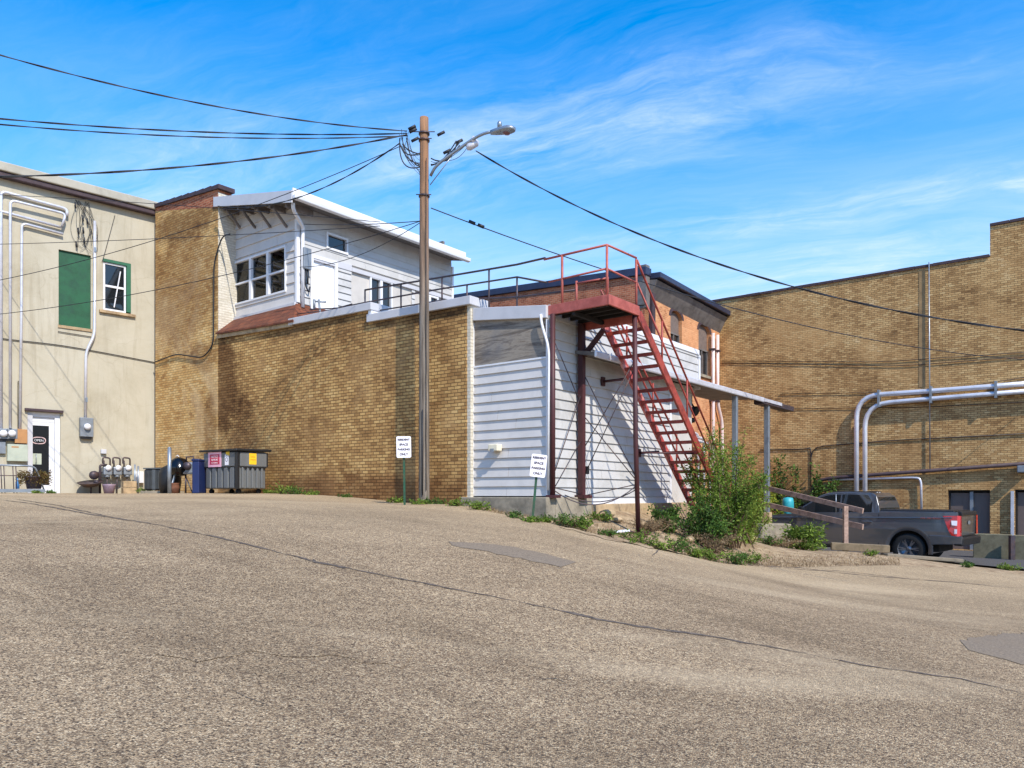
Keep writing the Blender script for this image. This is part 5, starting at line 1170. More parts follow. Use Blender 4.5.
s0, zg = stn(109, .75); c = ST.w(s0,.75,zg); mb = MB(); mb.lathe(c, [(.14,0),(.18,.24),(.2,.3),(.17,.3)], 16); solo('flower_pot', mb, pm('mauve_pot', (140,120,134), .6, 0, .1, 6), c, 'mauve grey round pot below the gas meters', 'pot')
s0, zg = stn(129, .6); mb = MB(ST)
for k in range(2): mb.fbox(s0-.2, s0+.2, .5, .7, zg+k*.21, zg+.2+k*.21)
solo('cinder_block', mb, m_concs, ST.w(s0,.6,zg), 'two tan concrete blocks stacked below the right gas meter', 'block', bevel=.01)
s0, zg = stn(135, .5); mb = MB(ST); mb.tube([ST.w(s0,.5,zg), ST.w(s0,.5,zg+.95)], .03, 8); mb.tube([ST.w(s0-.1,.5,zg), ST.w(s0-.1,.5,zg+.9)], .03, 8); solo('pipe_stub', mb, m_steel, ST.w(s0,.5,zg), 'pair of thin grey upright pipes left of the air conditioner', 'pipe')
s0, z0 = ST.p(139, 477, .1); mb = MB(ST); mb.fbox(s0-.14, s0+.1, .004, .14, z0-.2, z0+.18); solo('junction_box', mb, m_white, ST.w(s0,0,z0), 'small white box on the stucco wall behind the air conditioner', 'electrical box', bevel=.015)
s0, z0 = ST.p(104, 451.5, .1); mb = MB(ST); mb.fbox(s0-.08, s0+.08, .004, .1, z0-.07, z0+.07); solo('junction_box', mb, m_trim, ST.w(s0,0,z0), 'small cream box on the stucco wall above the gas meters', 'electrical box', bevel=.01)
# metal stand with curved rail and planter
s0, zg = stn(20, 1.1); bt = thing('metal_bench', 'low metal frame bench with curved silver rail by the glass door', 'bench', ST.w(s0, 1.1, zg))
sa, sb_ = ST.s(-14, 1.1), ST.s(44, 1.1); zz = .72
mb = MB(ST); mb.tube(arc([ST.w(sa,1.1,zz+.12), ST.w(ST.s(33,1.1),1.1,zz+.12), ST.w(ST.s(37,1.1),1.1,zz), ST.w(sb_,1.1,zg+.1)], .2), .022, 8); sub(bt, 'curved_rail', mb, m_steel)
mb = MB(ST)
for px in (-8, 2, 5, 14, 17): q = ST.s(px, 1.1); mb.tube([ST.w(q,1.1,zg), ST.w(q+.03,1.1,zz+.1)], .014, 6)
mb.tube([ST.w(ST.s(0,1.1),1.1,.55), ST.w(ST.s(17,1.1),1.1,.55)], .012, 6); sub(bt, 'rail_bar', mb, m_railg)
mb = MB(ST); mb.fbox(sb_, sa, .7, 1.25, zg+.03, zg+.12); sub(bt, 'base_plank', mb, m_steel)
s0, zg2 = stn(34, 1.0); c = ST.w(s0, 1.0, zg2+.13); mb = MB(); mb.lathe(c, [(.18,0),(.25,.34),(.27,.36),(.23,.36)], 16); pot = thing('planter', 'grey planter of reddish green trailing plants in front of the door', 'planter', c); sub(pot, 'pot', mb, m_railg)
s0, zg2 = stn(17.5, .9); mb = MB(ST); c = ST.w(s0,.9,zg2+.13); mb.lathe(c, [(.05,0),(.05,.2),(.02,.26),(.02,.32)], 10); solo('bottle', mb, pm('blue_bottle', (70,130,190), .3, 0, .05, 5), c, 'small blue bottle standing on the bench base', 'bottle')
# ================================================================== pickup truck
k_ = 1.09
rwp = at(908, 563, 22.5); rwp.z = LOTZ
hd = Vector((-.725, .689, 0)).normalized(); nn_ = Vector((-hd.y, hd.x, 0));  nn_ = nn_ if nn_.y < 0 else -nn_
TF = Frame((rwp.x, rwp.y), hd, nn_)
tr = thing('pickup_truck', 'dark grey crew cab pickup parked in the lower lot, red tail light towards the street', 'truck', (rwp.x, rwp.y, LOTZ))
def T(x, y, z): return TF.w((x-1.18)*k_, -y*k_, LOTZ+z*k_)
Wd = 1.98
def loft(mb, poly, ys, insets, smooth=False):
    """outline copied across the width; insets(z) pulls points in"""
    n = len(poly); rings = [[T(x, y, z) for (x, z) in poly] for y in ys]
def arch(cx, r, a0=0, a1=180, n=12, z0=.42): return [(cx+r*math.cos(math.radians(a0+(a1-a0)*i/n)), z0+r*math.sin(math.radians(a0+(a1-a0)*i/n))) for i in range(n+1)]
body = [(0.03,.62),(.62,.56)]+arch(1.18,.51,180+15,-15,14)+[(1.85,.46),(4.1,.46)]+arch(4.86,.53,180+4,-4,14)+[(5.55,.5),(5.8,.6),(5.84,1.0),(5.7,1.16),(5.3,1.24),(4.45,1.33),(4.2,1.36),(1.95,1.40),(1.93,1.43),(0.02,1.43),(0.0,1.36),(.02,.9)]
def tprism(poly, y0, y1, name, m, parent, bev=0, label=None, tuck=0.0, z_t=1.0):
    mb = MB(TF)
    def q(x, y, z):
        s = tuck*max(0, z-z_t)*(1 if y < Wd/2 else -1)
        return T(x, y+s, z)
    a = [q(x, y0, z) for x, z in poly]; b = [q(x, y1, z) for x, z in poly]
    mb.face(a); mb.face(b[::-1])
    for i in range(len(a)): j = (i+1) % len(a); mb.face([a[i], a[j], b[j], b[i]])
    return mb.build(name, m, parent, bevel=bev, label=label, segs=3)
car = MAT['car']
bd = tprism(body, 0, Wd, 'body', car, tr, .035, tuck=.12)
# shoulder crease & sill
mb = MB(TF); mb.hexa([T(x,y,z) for (x,y,z) in ((.12,-.012,1.27),(5.2,-.012,1.19),(5.2,.05,1.19),(.12,.05,1.27),(.12,.0,1.30),(5.2,.0,1.22),(5.2,.05,1.22),(.12,.05,1.30))]); sub(bd, 'crease', mb, car, bevel=.01)
mb = MB(TF); mb.hexa([T(x,y,z) for (x,y,z) in ((1.8,-.03,.40),(4.2,-.03,.40),(4.2,.3,.40),(1.8,.3,.40),(1.8,-.03,.46),(4.2,-.03,.46),(4.2,.3,.46),(1.8,.3,.46))]); sub(tr, 'running_board', mb, m_black, bevel=.01)
# cab greenhouse
zr_, zs = 1.96, 1.36
base = [(1.96,.04),(4.45,.04)]; 
cab = MB(TF)
sec = [(1.93,1.40,.05),(1.97,1.62,.11),(2.05,1.86,.18),(2.2,1.95,.22),(2.9,1.975,.23),(3.4,1.95,.22),(3.62,1.87,.19),(4.42,1.34,.06)]
low = [(1.93,1.36),(4.46,1.30)]
L_s = []; R_s = []
for (x, z, i) in sec: L_s.append(T(x, i, z)); R_s.append(T(x, Wd-i, z))
Lb = [T(1.93,.04,1.34), T(4.46,.05,1.29)]; Rb = [T(1.93,Wd-.04,1.34), T(4.46,Wd-.05,1.29)]
# side faces as fan quads so that the tumblehome stays planar-ish
for S_, B2 in ((L_s, Lb), (R_s, Rb)):
    n = len(S_); bots = [B2[0].lerp(B2[1], max(0, min(1, (sec[i][0]-1.93)/2.53))) for i in range(n)]
    for i in range(n-1): cab.face([bots[i], bots[i+1], S_[i+1], S_[i]])
for i in range(len(sec)-1): cab.face([L_s[i], L_s[i+1], R_s[i+1], R_s[i]])
cab.face([L_s[0], R_s[0], Rb[0], Lb[0]]); cab.face([L_s[-1], R_s[-1], Rb[1], Lb[1]]); cab.face([Lb[0], Lb[1], Rb[1], Rb[0]])
cb_ = sub(tr, 'cab', cab, car, bevel=.03)
def sidept(x, f, out=.006):
    """point on the near cab side: x along, f 0..1 from belt to roof edge"""
    xs = [s[0] for s in sec]; 
    for i in range(len(sec)-1):
        if sec[i][0] <= x <= sec[i+1][0]:
            t = (x-sec[i][0])/(sec[i+1][0]-sec[i][0]); zt_ = sec[i][1]+(sec[i+1][1]-sec[i][1])*t; it = sec[i][2]+(sec[i+1][2]-sec[i][2])*t; break
    zb_ = 1.34-.05*(x-1.93)/2.53; ib = .04+.01*(x-1.93)/2.53
    return (x, ib+(it-ib)*f-out, zb_+(zt_-zb_)*f)
def sidewin(outline, label):
    for side in (0, 1):
        mb = MB(TF); xs = np.linspace(outline[0], outline[1], 13); up_, lo_ = [], []
        for x in xs:
            f1 = outline[3](x); a = sidept(x, outline[2]); b = sidept(x, f1)
            fl = (lambda p: T(p[0], p[1], p[2]) if side == 0 else T(p[0], Wd-p[1], p[2])); lo_.append(fl(a)); up_.append(fl(b))
        for i in range(len(xs)-1): mb.face([lo_[i], lo_[i+1], up_[i+1], up_[i]], True)
        o = sub(tr, 'side_window', mb, MAT['glass'], label if side == 0 else None)
sidewin((2.14, 2.98, .06, lambda x: .88 if x > 2.28 else .6+.28*(x-2.14)/.14), 'rear side window'); sidewin((3.03, 4.28, .06, lambda x: .88 if x < 3.6 else .88-.06*(x-3.6)/.6), 'front side window')
mb = MB(TF)
def endface(x0, z0, i0, x1, z1, i1, e=.006, w=.12): return [T(x0-e, i0+w, z0), T(x0-e, Wd-i0-w, z0), T(x1-e, Wd-i1-w, z1), T(x1-e, i1+w, z1)]
mb.face(endface(1.945, 1.47, .06, 2.035, 1.82, .16)); sub(tr, 'rear_window', mb, MAT['glass'])
mb = MB(TF); mb.face([T(4.38,.14,1.38), T(4.38,Wd-.14,1.38), T(3.68,Wd-.26,1.85), T(3.68,.26,1.85)]); 
for i in range(len(mb.v)): mb.v[i] = tuple(Vector(mb.v[i])+hd*.02+Vector((0,0,.012)))
sub(tr, 'windscreen', mb, MAT['glass'])
mb = MB(TF); mb.hexa([T(x,y,z) for (x,y,z) in ((2.28,.7,1.93),(2.36,.7,1.95),(2.36,Wd-.7,1.95),(2.28,Wd-.7,1.93),(2.26,.7,1.975),(2.42,.7,1.995),(2.42,Wd-.7,1.995),(2.26,Wd-.7,1.975))]); hl = sub(tr, 'high_brake_light', mb, m_black, bevel=.006)
mb = MB(TF)
for y in (.86, 1.06): mb.hexa([T(x,y+dy,z) for (x,dy,z) in ((2.25,0,1.94),(2.27,0,1.94),(2.27,.07,1.94),(2.25,.07,1.94),(2.25,0,1.965),(2.27,0,1.965),(2.27,.07,1.965),(2.25,.07,1.965))])
sub(hl, 'lens', mb, m_white)
mb = MB(TF); mb.hexa([T(x,y,z) for (x,y,z) in ((2.6,.5,1.965),(3.4,.5,1.955),(3.4,Wd-.5,1.955),(2.6,Wd-.5,1.965),(2.62,.52,1.992),(3.38,.52,1.985),(3.38,Wd-.52,1.985),(2.62,Wd-.52,1.992))]); sub(tr, 'roof_panel', mb, m_black, bevel=.006)
# chrome c-pillar strip highlight comes from paint; door seams
mb = MB(TF)
for (x, z0_, z1_) in ((1.94,.5,1.36),(2.92,.48,1.33),(4.12,.48,1.3)): mb.hexa([T(x+dx,y,z) for (dx,y,z) in ((-.007,-.003,z0_),(.007,-.003,z0_),(.007,.01,z0_),(-.007,.01,z0_),(-.007,.036,z1_),(.007,.036,z1_),(.007,.05,z1_),(-.007,.05,z1_))])
sub(tr, 'door_seam', mb, m_black)
for x in (2.12, 3.05):
    mb = MB(TF); mb.hexa([T(a,y,z) for (a,y,z) in ((x,-.03,1.12),(x+.24,-.03,1.12),(x+.24,.03,1.12),(x,.03,1.12),(x,-.02,1.16),(x+.24,-.02,1.16),(x+.24,.03,1.16),(x,.03,1.16))]); sub(tr, 'door_handle', mb, car, bevel=.008)
mb = MB(TF); mb.hexa([T(a,y,z) for (a,y,z) in ((3.98,-.3,1.3),(4.14,-.28,1.3),(4.14,.02,1.32),(3.98,.02,1.32),(3.96,-.3,1.55),(4.1,-.27,1.55),(4.1,-.06,1.52),(3.98,-.06,1.52))]); sub(tr, 'wing_mirror', mb, m_black, bevel=.03)
# bed cover, tailgate, bumper, lights
mb = MB(TF); mb.hexa([T(a,y,z) for (a,y,z) in ((.1,.12,1.425),(1.92,.12,1.425),(1.92,Wd-.12,1.425),(.1,Wd-.12,1.425),(.1,.14,1.465),(1.92,.14,1.475),(1.92,Wd-.14,1.475),(.1,Wd-.14,1.465))]); sub(tr, 'bed_cover', mb, m_black, bevel=.012)
mb = MB(TF); mb.hexa([T(a,y,z) for (a,y,z) in ((-.03,.2,.80),(.02,.2,.80),(.02,Wd-.2,.80),(-.03,Wd-.2,.80),(-.05,.2,1.40),(.02,.2,1.42),(.02,Wd-.2,1.42),(-.05,Wd-.2,1.40))]); tg = sub(tr, 'tailgate', mb, car, bevel=.02)
mb = MB(TF); mb.hexa([T(a,y,z) for (a,y,z) in ((-.08,.18,1.34),(.02,.18,1.34),(.02,Wd-.18,1.34),(-.08,Wd-.18,1.34),(-.07,.18,1.43),(.02,.18,1.45),(.02,Wd-.18,1.45),(-.07,Wd-.18,1.43))]); sub(tg, 'spoiler', mb, m_black, bevel=.015)
mb = MB(TF); 
N = 20; c3 = (-.056, Wd/2, 1.14)
mb.face([T(c3[0], c3[1]+.13*math.cos(2*math.pi*i/N), c3[2]+.055*math.sin(2*math.pi*i/N)) for i in range(N)]); sub(tg, 'oval_emblem', mb, m_steel)
mb = MB(TF); mb.hexa([T(a,y,z) for (a,y,z) in ((-.12,.04,.54),(.1,.02,.56),(.1,Wd-.02,.56),(-.12,Wd-.04,.54),(-.14,.05,.76),(.1,.02,.78),(.1,Wd-.02,.78),(-.14,Wd-.05,.76))]); sub(tr, 'rear_bumper', mb, m_black, bevel=.04)
mb = MB(TF); mb.hexa([T(a,y,z) for (a,y,z) in ((-.10,-.02,.60),(.62,-.02,.56),(.62,.06,.56),(-.10,.06,.60),(-.12,-.022,.80),(.66,-.022,.82),(.66,.06,.82),(-.12,.06,.80))]); sub(tr, 'bumper_corner', mb, car, bevel=.015)
for y in (0, 1):
    def Y_(v): return v if y == 0 else Wd-v
    mb = MB(TF); out = [(.34,1.33),(.0,1.34),(-.0,.80),(.13,.82),(.2,.95)]
    tk = lambda z: .12*max(0, z-1.0)
    a = [T(px_, Y_(tk(z)-.012), z) for px_, z in out]; 
    mb.face(a)
    # wrap onto the rear
    mb.face([T(-.0,Y_(tk(1.34)-.012),1.34), T(-.0,Y_(-.012),.80), T(-.06,Y_(.06),.81), T(-.06,Y_(tk(1.34)+.05),1.33)]); mb.face([T(-.06,Y_(.06),.81), T(-.06,Y_(tk(1.34)+.05),1.33), T(-.055,Y_(.21),1.33), T(-.055,Y_(.21),.81)])
    tl = sub(tr, 'tail_light', mb, MAT['tail'], 'red tail light')
    mb = MB(TF); mb.face([T(.14,Y_(-.018+tk(1.2)),1.21), T(-.004,Y_(-.018+tk(1.2)),1.21), T(-.004,Y_(-.016),1.08), T(.12,Y_(-.016),1.09)]); mb.face([T(.06,Y_(-.016),.99), T(-.004,Y_(-.016),.99), T(-.004,Y_(-.016),.87), T(.06,Y_(-.016),.87)]); sub(tl, 'reverse_lens', mb, m_sign)
# flares
for cx_ in (1.18, 4.86):
    mb = MB(TF); A0 = arch(cx_, .505, -12, 192, 18); A1 = arch(cx_, .62, -12, 192, 18)
    for i in range(18):
        mb.face([T(A0[i][0], -.02, A0[i][1]), T(A0[i+1][0], -.02, A0[i+1][1]), T(A1[i+1][0], -.005, A1[i+1][1]), T(A1[i][0], -.005, A1[i][1])], True)
        mb.face([T(A0[i][0], -.02, A0[i][1]), T(A0[i+1][0], -.02, A0[i+1][1]), T(A0[i+1][0], .1, A0[i+1][1]), T(A0[i][0], .1, A0[i][1])], True)
    sub(tr, 'wheel_flare', mb, car)
mb = MB(TF); mb.hexa([T(a,y,z) for (a,y,z) in ((.5,.3,.35),(5.4,.3,.35),(5.4,Wd-.3,.35),(.5,Wd-.3,.35),(.5,.3,.95),(5.4,.3,.95),(5.4,Wd-.3,.95),(.5,Wd-.3,.95))]); sub(tr, 'chassis', mb, m_dark)
for cx_ in (1.18, 4.86):
    for (yy, sg_) in ((.01, 1), (Wd-.01, -1)):
        c = T(cx_, yy+.14*sg_, .42); ax = TF.n*sg_
        mb = MB(TF); mb.lathe(c, [(.27*k_,.14*k_),(.36*k_,.145*k_),(.41*k_,.12*k_),(.42*k_,.05*k_),(.42*k_,-.1*k_),(.38*k_,-.14*k_),(.2*k_,-.14*k_)], 36, ax, cap=False); w_ = sub(tr, 'wheel', mb, m_rubber)
        mb = MB(TF); mb.lathe(c, [(.275*k_,.135*k_),(.255*k_,.11*k_),(.25*k_,.03*k_),(.05*k_,.02*k_)], 30, ax, cap=False); mb.lathe(c, [(0,.1*k_),(.07*k_,.1*k_),(.08*k_,.05*k_)], 14, ax)
        x_ = TF.d; z_ = Vector((0,0,1))
        for j in range(6):
            for dj in (-.13, .13):
                a = j*math.pi/3+dj; e = c+ax*.1*k_+(x_*math.cos(a)+z_*math.sin(a))*.255*k_; s_ = c+ax*.09*k_+(x_*math.cos(a-dj*.5)+z_*math.sin(a-dj*.5))*.06*k_; mb.beam(s_, e, .035, .02, ax)
        sub(w_, 'rim', mb, pm('black_rim', (120,124,132), .3, .7, .1, 6))
# lettering on the bed side
def ttext(body, x, z, size, m):
    o = text(body, TF, (x-1.18)*k_, LOTZ+z*k_, .0, size, m, tr); return o
lt = ttext('FX4  OFF ROAD', .62, 1.26, .075, m_pink)
for v in lt.data.vertices: v.co += TF.n*.035*1.0

# ================================================================== timber rails, kerbs, retaining ledge
rf_ = thing('timber_guard_rail', 'two sloping weathered timber rails on a reddish post in front of the truck', 'guard rail', gl(846, 20.6, 543))
mb = MB(); mb.beam(at(758, 486, 24.0), at(863, 511, 20.5), .05, .14); sub(rf_, 'rail', mb, m_wood, 'upper rail')
mb = MB(); mb.beam(at(762, 503.5, 24.0), at(863, 527, 20.5), .05, .15); sub(rf_, 'rail', mb, m_wood, 'lower rail')
p = at(845.5, 543, 20.65); mb = MB(); mb.beam(Vector((p.x, p.y, p.z-.4)), at(845.5, 506, 20.7), .11, .11, Vector((0,1,0))); sub(rf_, 'post', mb, m_wood)
mb = MB(); q = at(836, 501, 21.4); mb.tube([at(836,494,21.4), at(836,513,21.4)], .012, 6); sub(rf_, 'wire_rod', mb, m_steel)
a = at(831, 546, 20.75); b = at(889, 549, 20.3); mb = MB(); mb.beam(a, b, .3, .2); solo('timber_kerb', mb, pm('kerb_timber', (128,112,88), .9, 0, .25, 4, dirt=(80,72,52), dirt_amt=.6), a, 'thick old timber lying as a kerb below the truck door', 'timber', bevel=.015)
a = at(884, 555, 20.2); b = at(960, 560.5, 21.0); mb = MB(); mb.beam(a, b, .26, .1); solo('concrete_kerb', mb, pm('old_kerb', (120,110,94), .9, 0, .2, 4), a, 'pale concrete kerb strip in front of the truck rear wheel', 'kerb', bevel=.02)
def wallseg(p0, p1, z0, z1, th, m, label, nm='retaining_wall', cat='wall', bev=.02, g_=None):
    d = (p1-p0); d.z = 0; fr = Frame((p0.x, p0.y), d, Vector((d.y, -d.x, 0)) if (d.x > 0) else Vector((-d.y, d.x, 0)))
    mb = MB(fr); L = d.length; mb.fbox(0, L, -th, 0, z0, z1); return solo(nm, mb, m, p0, label, cat, g_, bevel=bev)
A_ = at(973, 540, 24.9); B_2 = A_-D1*1.05; C_2 = A_-D1*5.5
wallseg(A_, B_2, -2.3, at(985, 534.5, 24.4).z, .35, pm('mossy_stone', (118,112,90), .95, 0, .25, 3, bump=.4, dirt=(70,66,48), dirt_amt=.6), 'low mossy stone ledge between the truck tail and the brown doors')
wallseg(B_2+Vector((.05,0,0)), C_2, -2.3, at(1016, 537, 23.2).z, .35, pm('mossy_stone', (118,112,90)), 'low grey concrete ledge at the right photo edge')
mb = MB(); p = B_2+Vector((-.1,-.12,0)); mb.fbox(p.x-.07, p.x+.07, p.y-.12, p.y-.0, -2.2, at(1012,536,23.8).z); solo('ledge_post', mb, m_railg, p, 'dark short post where the two low ledges meet', 'post')
p = at(637.5-16, 530.5, 15.4); mb = MB(); fr = Frame((p.x, p.y), (1, .25), (.25, -1)); zg = H(p.x, p.y); mb.hexa([fr.w(a,n,z) for (a,n,z) in ((-.17,-.08,zg),(.15,-.08,zg+.02),(.15,.08,zg+.02),(-.17,.08,zg),(-.17,-.08,zg+.03),(.15,-.08,zg+.06),(.15,.08,zg+.06),(-.17,.08,zg+.03))]); solo('litter', mb, m_white, p, 'flat white scrap lying beside the outer red stair post', 'scrap')
c = at(788, 500, 25.9); mb = MB(); mb.lathe(Vector((c.x, c.y, LOTZ)), [(.14,0),(.16,1.2),(.17,1.5),(.19,1.55),(.19,1.8),(.16,1.95),(.0,1.98)], 16); solo('barrel', mb, pm('turquoise', (50,160,170), .5, 0, .1, 4), c, 'bright turquoise drum seen behind the truck nose', 'barrel')
# pile of rubble and dead sticks under the bush
def rocks(name, spots, m, label, seed=1):
    rr = random.Random(seed)
    for i, (px, py, Y, r) in enumerate(spots):
        q = at(px, py, Y); q.z = H(q.x, q.y)+r*.25; mb = MB(); P = []
        n, m2 = 7, 5; R = [[r*(.75+.4*rr.random()) for _ in range(n)] for _ in range(m2)]
        rings = [[q+Vector((math.cos(2*math.pi*k/n)*R[j][k]*math.sin(math.pi*(j+.5)/m2)*1.3, math.sin(2*math.pi*k/n)*R[j][k]*math.sin(math.pi*(j+.5)/m2), -math.cos(math.pi*(j+.5)/m2)*r*.7)) for k in range(n)] for j in range(m2)]
        for j in range(m2-1):
            for k in range(n): mb.face([rings[j][k], rings[j][(k+1)%n], rings[j+1][(k+1)%n], rings[j+1][k]])
        mb.face(rings[0]); mb.face(rings[-1]); solo(name, mb, m, q, label[i], 'stone', 'rubble stones on the sandy bank')
rocks('stone', [(608,516,16.6,.16),(583,517,15.6,.12),(690,541,17.0,.1),(752,545,20,.12),(618,524,16.4,.09)], m_concs, ['largest tan stone below the siding by the outer stair post','tan stone at the end of the foundation ledge','small stone in front of the big bush','stone between bush and footing block','small stone on the sand left of the outer stair post'], 4)
# strip of broken gutter concrete along the bank
ribbon('broken_kerb_strip', [(560,528),(600,536),(640,544),(680,552)], .35, MAT['soil'], lift=.01, jitter=.3, seed=21)

# ================================================================== vegetation
def leafmat(name, a, b, c):
    t = NT(name); gi = t.n('ShaderNodeNewGeometry'); col = t.ramp(gi.outputs['Random Per Island'], [(0, lin(a)), (.5, lin(b)), (1, lin(c))])
    tc = t.n('ShaderNodeTexCoord'); n = t.noise(tc.outputs['Object'], 2.2, 4); col = t.mix(t.ramp(n, [(.35, g(.6)), (.6, g(0))]), col, lin(tuple(int(x*.62) for x in a)))
    t.l(col, t.b.inputs['Base Color']); t.b.inputs['Roughness'].default_value = .6; t.b.inputs['Specular IOR Level'].default_value = .25
    tl = t.n('ShaderNodeBsdfTranslucent'); t.l(col, tl.inputs[0]); mx = t.n('ShaderNodeMixShader'); mx.inputs[0].default_value = .35; t.l(t.b.outputs[0], mx.inputs[1]); t.l(tl.outputs[0], mx.inputs[2]); t.l(mx.outputs[0], t.out.inputs[0]); return t.m
l_bush = leafmat('bush_leaf', (78,104,34), (118,148,54), (168,188,86)); l_dark = leafmat('dark_leaf', (54,84,36), (84,118,48), (124,154,70)); l_lite = leafmat('light_leaf', (96,122,40), (140,164,62), (178,196,96)); l_yel = leafmat('yellow_leaf', (110,130,40), (150,160,50), (184,180,60)); l_dry = leafmat('dry_stalk', (150,126,92), (178,154,118), (120,98,74))
m_stem = pm('stem_bark', (96,76,54), .9, 0, .2, 8)
def leaf(mb, p, d, L, w, rr):
    d = d.normalized(); s = d.cross(Vector((rr.gauss(0,1), rr.gauss(0,1), rr.gauss(0,1)))).normalized()
    up_ = s.cross(d)*.15*L
    mb.v += [tuple(p), tuple(p+d*L*.5+s*w/2+up_), tuple(p+d*L), tuple(p+d*L*.5-s*w/2+up_)]; b = len(mb.v)-4
    mb.f.append([b, b+1, b+2, b+3]); mb.sm.append(False); mb.uv.append([(0,0),(1,0),(1,1),(0,1)])
def shrub(base, h, rad, nst, nlf, lf, label, seed, name='shrub', cat='shrub', L=.09, w=.035, lean=Vector((0,0,0)), group=None, spread=1.0):
    rr = random.Random(seed); t = thing(name, label, cat, base, group); st_ = MB(); lv = MB()
    for i in range(nst):
        a = rr.uniform(0, 2*math.pi); r = rad*math.sqrt(rr.random())*spread; hh = h*(.45+.6*rr.random())*(1-.35*r/max(rad,.01)); b0 = base+Vector((rr.gauss(0,.12)*rad*1.8, rr.gauss(0,.12)*rad*1.8, -.05))
        tip = base+Vector((math.cos(a)*r, math.sin(a)*r, hh))+lean*hh; mid = b0.lerp(tip, .5)+Vector((rr.gauss(0,.08), rr.gauss(0,.08), hh*.12))
        pts = [b0*(1-t_)**2+mid*2*t_*(1-t_)+tip*t_*t_ for t_ in [k/7 for k in range(8)]]
        st_.tube(pts, [.014*(1-.8*k/7)*(1+h*.15) for k in range(8)], 4, cap=False)
        for k in range(int(nlf/nst)):
            u = rr.random()**.7*.95+.05; j = min(6, int(u*7)); p = pts[j].lerp(pts[j+1], u*7-j)
            # short side twig with several leaflets
            td = Vector((rr.gauss(0,1), rr.gauss(0,1), rr.gauss(.1,.6))).normalized(); tl_ = rr.uniform(.08, .3)*min(1, h)
            q = p+td*tl_*rr.random(); leaf(lv, q, td+Vector((rr.gauss(0,.5), rr.gauss(0,.5), rr.gauss(-.1,.5))), L*rr.uniform(.6,1.3), w*rr.uniform(.7,1.2), rr)
    st_.build('stem', m_stem, t, recalc=False); lv.build('foliage', lf, t, recalc=False); return t
b = gl(724, 18.0)
shrub(b+Vector((.25,.5,0)), 3.9, .9, 12, 1800, l_bush, 'sparse tall feathery shoots rising from the middle of the big bush', 33, L=.09, w=.018)
shrub(b, 2.9, 1.12, 30, 9500, l_bush, 'big loose green bush growing through the foot of the red stair', 3, L=.085, w=.032)
b = gl(703, 17.3); shrub(b, 1.2, .6, 14, 3000, l_dark, 'low dark leafy shrub at the front left foot of the big bush', 4, L=.08, w=.04)
b = gl(667, 17.2); shrub(b, .65, .42, 12, 2200, l_dark, 'small dark round shrub against the bottom of the white siding', 5, L=.07, w=.045)
b = gl(748, 19.2); shrub(b, 1.8, .6, 12, 2400, l_lite, 'light green shoots right of the big bush beside the canopy post', 6, L=.09, w=.03)
b = gl(761, 25.8); b.z = LOTZ; shrub(b, 3.2, .7, 14, 2600, l_yel, 'yellow green shrub behind the canopy post', 7, L=.12, w=.05)
b = gl(803, 20.9); shrub(b, .95, .5, 14, 1500, l_bush, 'green weed bush under the timber rails in front of the truck', 8, L=.13, w=.04)
for i, (px, hh, lb) in enumerate(((779, 5.0, 'slim dark evergreen vine on the buff wall just right of the canopy post'), (795, 3.7, 'short dark vine on the buff wall above the turquoise drum'), (817, 4.5, 'dark vine climbing the buff wall left of the dark pipe bend'), (829, 4.4, 'dark vine climbing the buff wall right of the dark pipe bend'))):
    s0 = RW.s(px, .35); b = RW.w(s0, .35, LOTZ); shrub(b, hh*.96, .24, 7, 900, l_dark, lb, 20+i, name='climbing_vine', cat='vine', L=.14, w=.08, group='vines on the buff wall')
# weeds
rr = random.Random(77)
weeds = [(284,494.5,20.2,.34,'green weed clump at the wall foot right of the dumpster'),(296,495.5,19.9,.22,'low weeds at the wall foot, second clump from the dumpster'),(310,496,19.5,.16,'small weeds at the wall foot, third clump from the dumpster'),
 (270,494,20.9,.14,'tiny weeds at the very corner of the dumpster'),(345,498.5,18.7,.1,'faint weeds at the wall foot halfway to the first sign'),(397,503,17.4,.16,'weeds just left of the upright sign post'),(418,507,16.7,.16,'green weeds on the street side of the utility pole'),(436,505,16.9,.2,'weeds between the utility pole and the wall end'),(458,507,16.2,.2,'weeds at the end of the brick wall'),
 (477,510,15.8,.22,'weeds below the left end of the foundation ledge'),(513,518,15.0,.14,'weeds at the ledge just left of the leaning sign'),(531,527,14.6,.12,'sparse weeds around the foot of the leaning sign'),(545,520,14.9,.12,'weeds at the ledge right of the leaning sign'),(566,522,15.0,.42,'leafy weed clump at the foundation corner'),(582,524,15.0,.28,'weed clump just right of the foundation corner'),
 (603,514,16.3,.2,'small weeds on the sand below the siding'),(607,533,14.9,.13,'weeds by the road edge left of the white scrap'),(640,538,14.8,.36,'weed clump by the road edge in front of the outer stair post'),(660,545,14.9,.28,'weed clump by the road edge right of the outer stair post'),(676,549,15.1,.42,'tall weed clump at the road edge below the small round shrub'),
 (694,552,15.3,.3,'weed clump at the road edge below the dark shrub'),(712,556,15.6,.3,'weed clump at the road edge below the big bush'),(738,557,16.0,.42,'broad weed clump in the bare dirt in front of the big bush'),(752,555,16.6,.3,'weed clump at the right end of the dirt bank'),(786,547,20.8,.3,'grassy clump in front of the footing block'),
 (770,549,20.0,.26,'grassy clump left of the footing block'),(815,549,20.4,.24,'grassy clump near the timber kerb'),(870,553,19.6,.12,'sparse weeds in front of the timber kerb'),(966,566,19.5,.12,'sparse weeds at the lot edge behind the truck'),(1008,568,20.0,.2,'weeds at the foot of the low ledge by the right photo edge'),
 (36,493.5,21.5,.1,'small weeds in front of the planter'),(52,494.5,21.6,.13,'small weeds in front of the glass door'),(144,491,23.2,.25,'weeds between the pipes and the air conditioner')]
